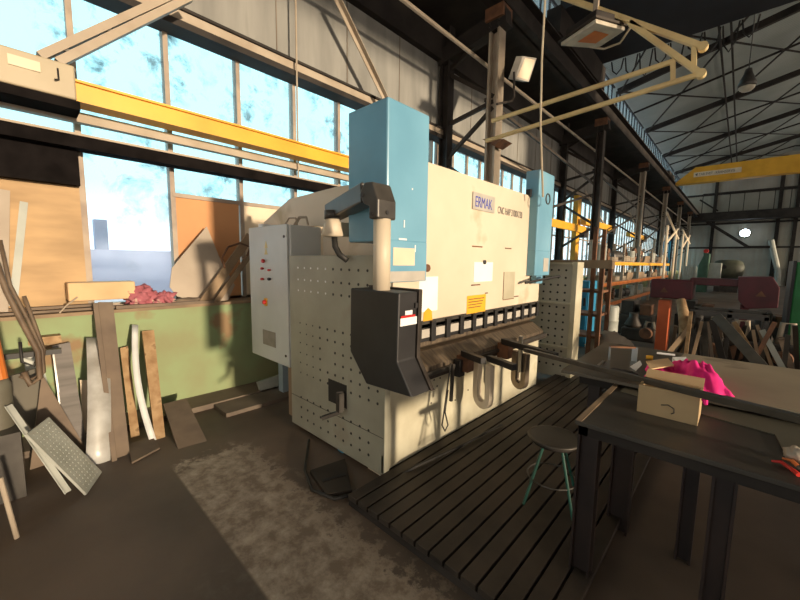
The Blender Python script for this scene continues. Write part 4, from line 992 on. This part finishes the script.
# rusty stand with shelves + blue cabinet + long brown beam behind guard
t = thing('rusty_shelf_stand', 'narrow rusty shelf stand behind the perforated guard', 'stand', (-1.85,6.6,0))
YS = 6.6
for (u) in (594,603):
    p = onY(u,262,YS); 
    for dy in (0,.5): MB().box(p.x-.03,p.x+.03,YS+dy-.03,YS+dy+.03,0,2.2 if u==594 else 1.55).build('upright', M['rust'], t)
xa = onY(594,262,YS).x; xb = onY(603,262,YS).x
for v in (292,316,338):
    z = onY(598,v,YS).z
    if z > .1: MB().box(xa-.35,xb,YS,YS+.5,z-.02,z+.02).build('shelf', M['rust'], t)
tag(MB().box(onY(549,262,6.1).x,onY(614,262,6.1).x,6.0,6.16,onY(580,268,6.1).z,onY(580,260,6.1).z).build('brown_beam', M['wood']), 'long brown timber beam lying on top of the guard and stand', 'beam')
t = thing('blue_cabinet', 'narrow bright blue cabinet behind the perforated guard', 'cabinet', (-2.1,7.4,0))
xa = onY(577,280,7.4).x; xb = onY(590,280,7.4).x
MB().box(xa,xb,7.4,7.9,0,onY(580,281,7.4).z).build('body', M['bluecab'], t, .01)
MB().box(xa+.03,xb-.03,7.385,7.4,.1,onY(580,286,7.4).z-.05).build('door', M['bluecab'], t)
MB().box(xb-.08,xb-.05,7.36,7.385,.8,.95).build('handle', M['black'], t)
t = thing('pale_drum', 'pale grey drum standing on the floor beyond the welding table', 'drum', onY(610,330,7.6))
dc = Vector((onY(610,318,7.6).x,7.6,0)); zt = onY(610,306,7.6).z
MB().lathe(dc,[(.13,0),(.14,.02),(.14,zt*.33),(.147,zt*.34),(.14,zt*.36),(.14,zt*.66),(.147,zt*.67),(.14,zt*.69),(.14,zt-.02),(.13,zt)],20).build('body', M['drum'], t, 0, True)
MB().lathe(dc+Vector((0,0,zt)),[(.125,0),(.125,.012)],20).build('lid', M['drum'], t)

# red bandsaw-like machine
YM = 8.0
t = thing('red_gantry_machine', 'long dark red machine frame with orange post beyond the tables', 'machine', (-.3,YM,0))
R_ = lambda u,v: onY(u,v,YM)
def rbox(u0,v0,u1,v1,y0,y1): 
    a_ = R_(u0,v0); b__ = R_(u1,v1); return MB().box(a_.x,b__.x,y0,y1,b__.z,a_.z)
rbox(651,279,692,300,YM,YM+.5).build('left_head', M['red'], t, .02)
rbox(690,278,742,287,YM+.05,YM+.45).build('top_beam', M['red'], t, .01)
MB().prism([R_(738,277),R_(773,277),R_(780,288),R_(778,308),R_(745,309),R_(738,300)],(0,.5,0)).build('right_head', M['red'], t, .01)
a_ = R_(658,303); MB().box(a_.x,R_(670,303).x,YM+.02,YM+.3,0,R_(660,300).z).build('orange_post', mat('red_orange_paint',(.62,.13,.04),(.5,.1,.03),3,.5), t, .01)
MB().box(R_(741,300).x,R_(750,300).x,YM+.1,YM+.35,0,R_(741,305).z).build('leg', M['red'], t)
for (u,v) in ((664,290),(761,294)):
    p = R_(u,v); MB().prism([(p.x-.06,YM-.004,p.z-.04),(p.x+.06,YM-.004,p.z-.04),(p.x,YM-.004,p.z+.05)],(0,.004,0)).build('warning_triangle', M['rust'], t)
MB().box(R_(700,300).x,R_(736,300).x,YM+.1,YM+.5,.70,.78).build('bed', M['charcoal'], t)
MB().box(R_(716,300).x,R_(722,300).x,YM+.2,YM+.4,0,.7).build('leg', M['charcoal'], t)
# scrap rack: metal frame with bars leaning on it
t = thing('scrap_rack', 'dark metal rack frame holding leaning scrap bars behind the tables', 'rack', (-.2,5.6,0))
YQ = 5.6
Q = lambda u,v,y=YQ: onY(u,v,y)
zr = Q(700,312).z
MB().box(Q(690,312).x,Q(770,312).x,YQ,YQ+.05,zr-.04,zr+.02).build('rail', M['charcoal'], t)
MB().box(Q(690,312).x,Q(770,312).x,YQ+.5,YQ+.55,zr-.04,zr+.02).build('rail', M['charcoal'], t)
for u in (693,730,768):
    for dy in (0,.5): MB().box(Q(u,312).x-.02,Q(u,312).x+.02,YQ+dy,YQ+dy+.04,0,zr).build('post', M['charcoal'], t)
items = [(662,362,692,324,.05,'wood','pale wooden stick leaning to the right at the left end of the scrap heap'),
 (686,352,691,312,.035,'plank','upright tan lath at the left corner of the large sheet'),
 (694,352,702,322,.03,'wood','thin brown lath leaning just right of the tan lath'),
 (706,358,704,322,.05,'charcoal','dark flat bar standing in the middle of the scrap heap'),
 (712,358,708,322,.03,'dustboard','dusty brown lath beside the dark flat bar'),
 (722,358,712,320,.06,'truss','black wide bar leaning left in the scrap heap'),
 (742,345,716,316,.10,'charcoal','broad dark plate sloping down to the right on the rack'),
 (752,352,734,322,.04,'plank','bent yellowish plank sloping down right of the broad plate'),
 (758,358,753,330,.03,'wood','short brown lath right of the yellowish plank'),
 (760,350,775,322,.04,'rust','dark rusty bar leaning to the right in the scrap heap'),
 (778,360,762,330,.05,'drum','pale flat bar sloping down at the right of the heap'),
 (784,366,788,335,.04,'charcoal','short dark bar upright near the right picture edge'),
 (770,362,757,325,.03,'wood','slim brown stick behind the pale flat bar'),
 (699,354,697,318,.025,'truss','thin black bar close beside the thin brown lath'),
 (718,356,720,324,.05,'dustboard','dusty board leaning under the broad dark plate'),
 (729,352,723,326,.03,'charcoal','thin dark bar under the broad dark plate'),
 (737,356,745,326,.035,'truss','black bar leaning right between broad plate and yellowish plank'),
 (766,364,770,332,.03,'darksteel','blackish bar upright left of the rightmost bars'),
 (791,368,781,338,.05,'dustboard','dusty board leaning left at the right picture edge'),
 (797,366,795,326,.04,'darksteel','tall dark bar upright at the very right picture edge'),
 (672,350,676,326,.04,'dustboard','short dusty board at the left end under the red frame'),
 (678,352,700,318,.03,'charcoal','dark rod leaning right across the upright tan lath')]
for i, (u0,v0,u1,v1,w_,m__,lb) in enumerate(items):
    yb = 4.9+.06*i; yt = 5.50
    p = onY(u1,v1,yt); 
    q = onY(u0,v0,yb); d_ = (q-p); q2 = p+d_*((p.z)/(max(.05,p.z-q.z))) if q.z < p.z else q
    if (q2-p).length > 3: q2 = q
    q2.z = max(q2.z, .01)
    tag(MB().bar(p,q2,w_,.02,(0,1,0)).build('scrap_bar', M[m__]), lb, 'scrap bar', 'scrap bars leaning in the heap')
t = thing('lathe_machine', 'dark green round-shouldered machine by the far end wall', 'machine', (-1.8,28,0))
g0 = onY(697,276,28); g1 = onY(710,252,28)
MB().prism([(g0.x,28,0),(g1.x,28,0),(g1.x,28,g1.z-.1),(g1.x-.3,28,g1.z),(g0.x+.2,28,g1.z-.2),(g0.x,28,g1.z-.8)],(0,1,0)).build('column', M['greenpaint'], t, .03)
MB().box(g1.x,onY(722,262,28).x,28.1,28.8,.4,onY(716,263,28).z).build('head', M['drum'], t, .03)
MB().lathe(onY(706,251,28),[(.12,0),(.12,.3)],12,'y').build('knob', M['redbright'], t)
t = thing('ribbed_radiator', 'pale ribbed panel standing left of the green machine', 'radiator', (-2.6,27,0))
r0 = onY(683,266,27); r1 = onY(696,278,27)
for k_ in range(6):
    x = r0.x+(r1.x-r0.x)*k_/6; MB().box(x,x+(r1.x-r0.x)/8,27,27.15,0,r0.z).build('rib', M['drum'], t)
MB().box(r0.x,r1.x,27.1,27.2,0,r0.z-.1).build('back_plate', M['drum'], t)
t = thing('grey_boiler', 'grey-green horizontal tank machine before the end wall', 'machine', (.2,30,0))
b0 = onY(712,265,30); b1 = onY(745,265,30)
MB().lathe((b0.x,30,1.35),[(.2,0),(.55,.15),(.62,.4),(.62,b1.x-b0.x-.4),(.5,b1.x-b0.x-.1),(.2,b1.x-b0.x)],20,'x').build('tank', mat('grey_green_paint',(.09,.10,.07),(.06,.065,.05),3,.6), t, 0, True)
MB().box(b0.x+.2,b1.x-.2,29.6,30.4,0,.8).build('base', M['charcoal'], t)
for u in (718,724): 
    p = onY(u,267,29.36); MB().lathe(p,[(.12,0),(.12,.05)],12,'y').build('port', M['black'], t)
t = thing('green_press', 'bright green machine side at the right picture edge', 'machine', (.75,9,0))
g0 = onY(793,300,9); g1 = onY(797,262,9)
MB().box(g1.x,g1.x+1.2,9,9.8,0,g1.z).build('body', M['brightgreen'], t, .02)
MB().box(g0.x-.05,g1.x,8.98,9.8,0,g1.z+.02).build('edge', M['black'], t)
# dark machines/clutter filling the middle distance
clut = [(616,300,650,335,9.5,'charcoal','low dark machine bed beneath the rack, left of the orange post'),
        (676,300,712,345,10.5,'darksteel','dark cabinet-sized machine seen under the red frame'),
        (752,312,792,345,10,'darksteel','dark machine under the right red head'),]
for (u0,v0,u1,v1,y,m__,lb) in clut:
    t = thing('dark_machine', lb, 'machine', (onY(u0,v0,y).x,y,0))
    a_ = onY(u0,v0,y); b__ = onY(u1,v1,y)
    MB().box(a_.x,b__.x,y,y+.8,0,a_.z*.6).build('base', M[m__], t, .02)
    MB().box(a_.x+.1,(a_.x+b__.x)/2,y+.05,y+.7,a_.z*.6,a_.z).build('headstock', M[m__], t, .02)
    MB().lathe(((a_.x+b__.x)/2,y+.3,a_.z*.78),[(.09,0),(.09,abs(b__.x-a_.x)*.35)],12,'x').build('spindle', M['steel'], t, 0, True)
    MB().box(b__.x-.25,b__.x-.05,y+.1,y+.6,a_.z*.6,a_.z*.9).build('tailstock', M['rust'], t, .01)
for (u,v,y_,r_,m__,lb) in ((706,318,7.0,.22,'charcoal','dark engine-like lump under the middle of the red frame'),
   (728,322,7.1,.26,'darksteel','dark rusty lump right of centre under the red frame'),
   (772,325,7.0,.25,'truss','black lump below the right red head'),
   (640,322,9.0,.3,'darksteel','dark lump left of the orange post')):
    p = onY(u,v,y_); t = thing('scrap_engine', lb, 'scrap', (p.x,y_,0), 0, 'dark scrap under the red machine')
    MB().box(p.x-r_,p.x+r_,y_-.2,y_+.3,0,p.z*.7).build('block', M[m__], t, .03)
    MB().lathe((p.x-r_*.4,y_,p.z*.7),[(r_*.5,0),(r_*.55,.05),(r_*.3,.2),(r_*.3,.3)],12).build('cover', M[m__], t, 0, True)
    MB().lathe((p.x+r_*.5,y_-.2,p.z*.5),[(r_*.35,-.08),(r_*.4,-.02),(r_*.4,0)],14,'y').build('pulley', M['rust'], t, 0, True)
    MB().tube([(p.x+r_*.3,y_,p.z*.7),(p.x+r_*.4,y_,p.z*1.05),(p.x+r_*.8,y_,p.z*1.05),(p.x+r_*.9,y_,p.z*.6)],.03).build('pipe', M['tan'], t, 0, True)
tag(crumple('grey_heap', (onZ(640,335,0).x,7.0,.18), .35,.25,.22, M['greyboard'], 41), 'grey tarp heap on the floor beyond the welding table', 'tarp')
tag(MB().lathe(onZ(648,337,.02),[(.13,-.02),(.13,.0),(.09,.09),(.02,.13)],16).build('white_dome', M['white'], None, 0, True), 'white dome cap lying beyond the welding table', 'cap')
t = thing('brown_roll', 'leaning brown fur-like roll under the red machine', 'roll', onY(684,330,7))
MB().tube([onY(681,300,7.3),onY(685,322,7.1),(onY(686,345,7.0).x,7.0,.06)],[.06,.08,.07],12).build('roll', M['plank'], t, 0, True)

# ================================================================== LIGHT
W = bpy.data.worlds.new('sky'); C.world = W; W.use_nodes = True
bg = W.node_tree.nodes['Background']
WN = W.node_tree.nodes; WL = W.node_tree.links
tc = WN.new('ShaderNodeTexCoord'); sp = WN.new('ShaderNodeSeparateXYZ'); WL.new(tc.outputs['Generated'], sp.inputs[0])
rr = WN.new('ShaderNodeValToRGB'); WL.new(sp.outputs['Z'], rr.inputs['Fac'])          # cool side of the sky, away from the sun
rr.color_ramp.elements[0].position = 0.0; rr.color_ramp.elements[0].color = (.86,.90,1,1)
rr.color_ramp.elements[1].position = .16; rr.color_ramp.elements[1].color = (.47,.88,.98,1)
rw = WN.new('ShaderNodeMapRange'); rw.inputs['From Min'].default_value = -.45; rw.inputs['From Max'].default_value = .25; WL.new(sp.outputs['X'], rw.inputs['Value'])
mx = WN.new('ShaderNodeMix'); mx.data_type = 'RGBA'; WL.new(rw.outputs[0], mx.inputs[0]); WL.new(rr.outputs['Color'], mx.inputs[6]); mx.inputs[7].default_value = (1,.84,.68,1)
WL.new(mx.outputs[2], bg.inputs['Color']); bg.inputs['Strength'].default_value = 1.8
s = bpy.data.lights.new('sun', 'SUN'); so = bpy.data.objects.new('sun', s); COL.objects.link(so)
s.energy = 4.7; s.color = (1,.80,.56); s.angle = math.radians(2.2)
az = math.radians(0.5); el = math.radians(5.5)
dirv = Vector((-math.cos(az)*math.cos(el), -math.sin(az)*math.cos(el), -math.sin(el)))
so.rotation_euler = dirv.to_track_quat('-Z','Y').to_euler(); so.location = (8,5,5)

# ================================================================== CAMERA
cam = bpy.data.cameras.new('camera'); co = bpy.data.objects.new('camera', cam); COL.objects.link(co)
cam.sensor_width = 36; cam.lens = 36*FPX/800; cam.clip_start = .05; cam.clip_end = 300
co.matrix_world = Matrix(((RX.x,-RD.x,-RF.x,0),(RX.y,-RD.y,-RF.y,0),(RX.z,-RD.z,-RF.z,EYE),(0,0,0,1)))
C.camera = co
vs = C.view_settings; vs.view_transform = 'Standard'; vs.look = 'None'; vs.gamma = 1; vs.use_curve_mapping = False; vs.exposure = 0.08
C.cycles.use_denoising = True; C.cycles.max_bounces = 8; C.cycles.transparent_max_bounces = 12
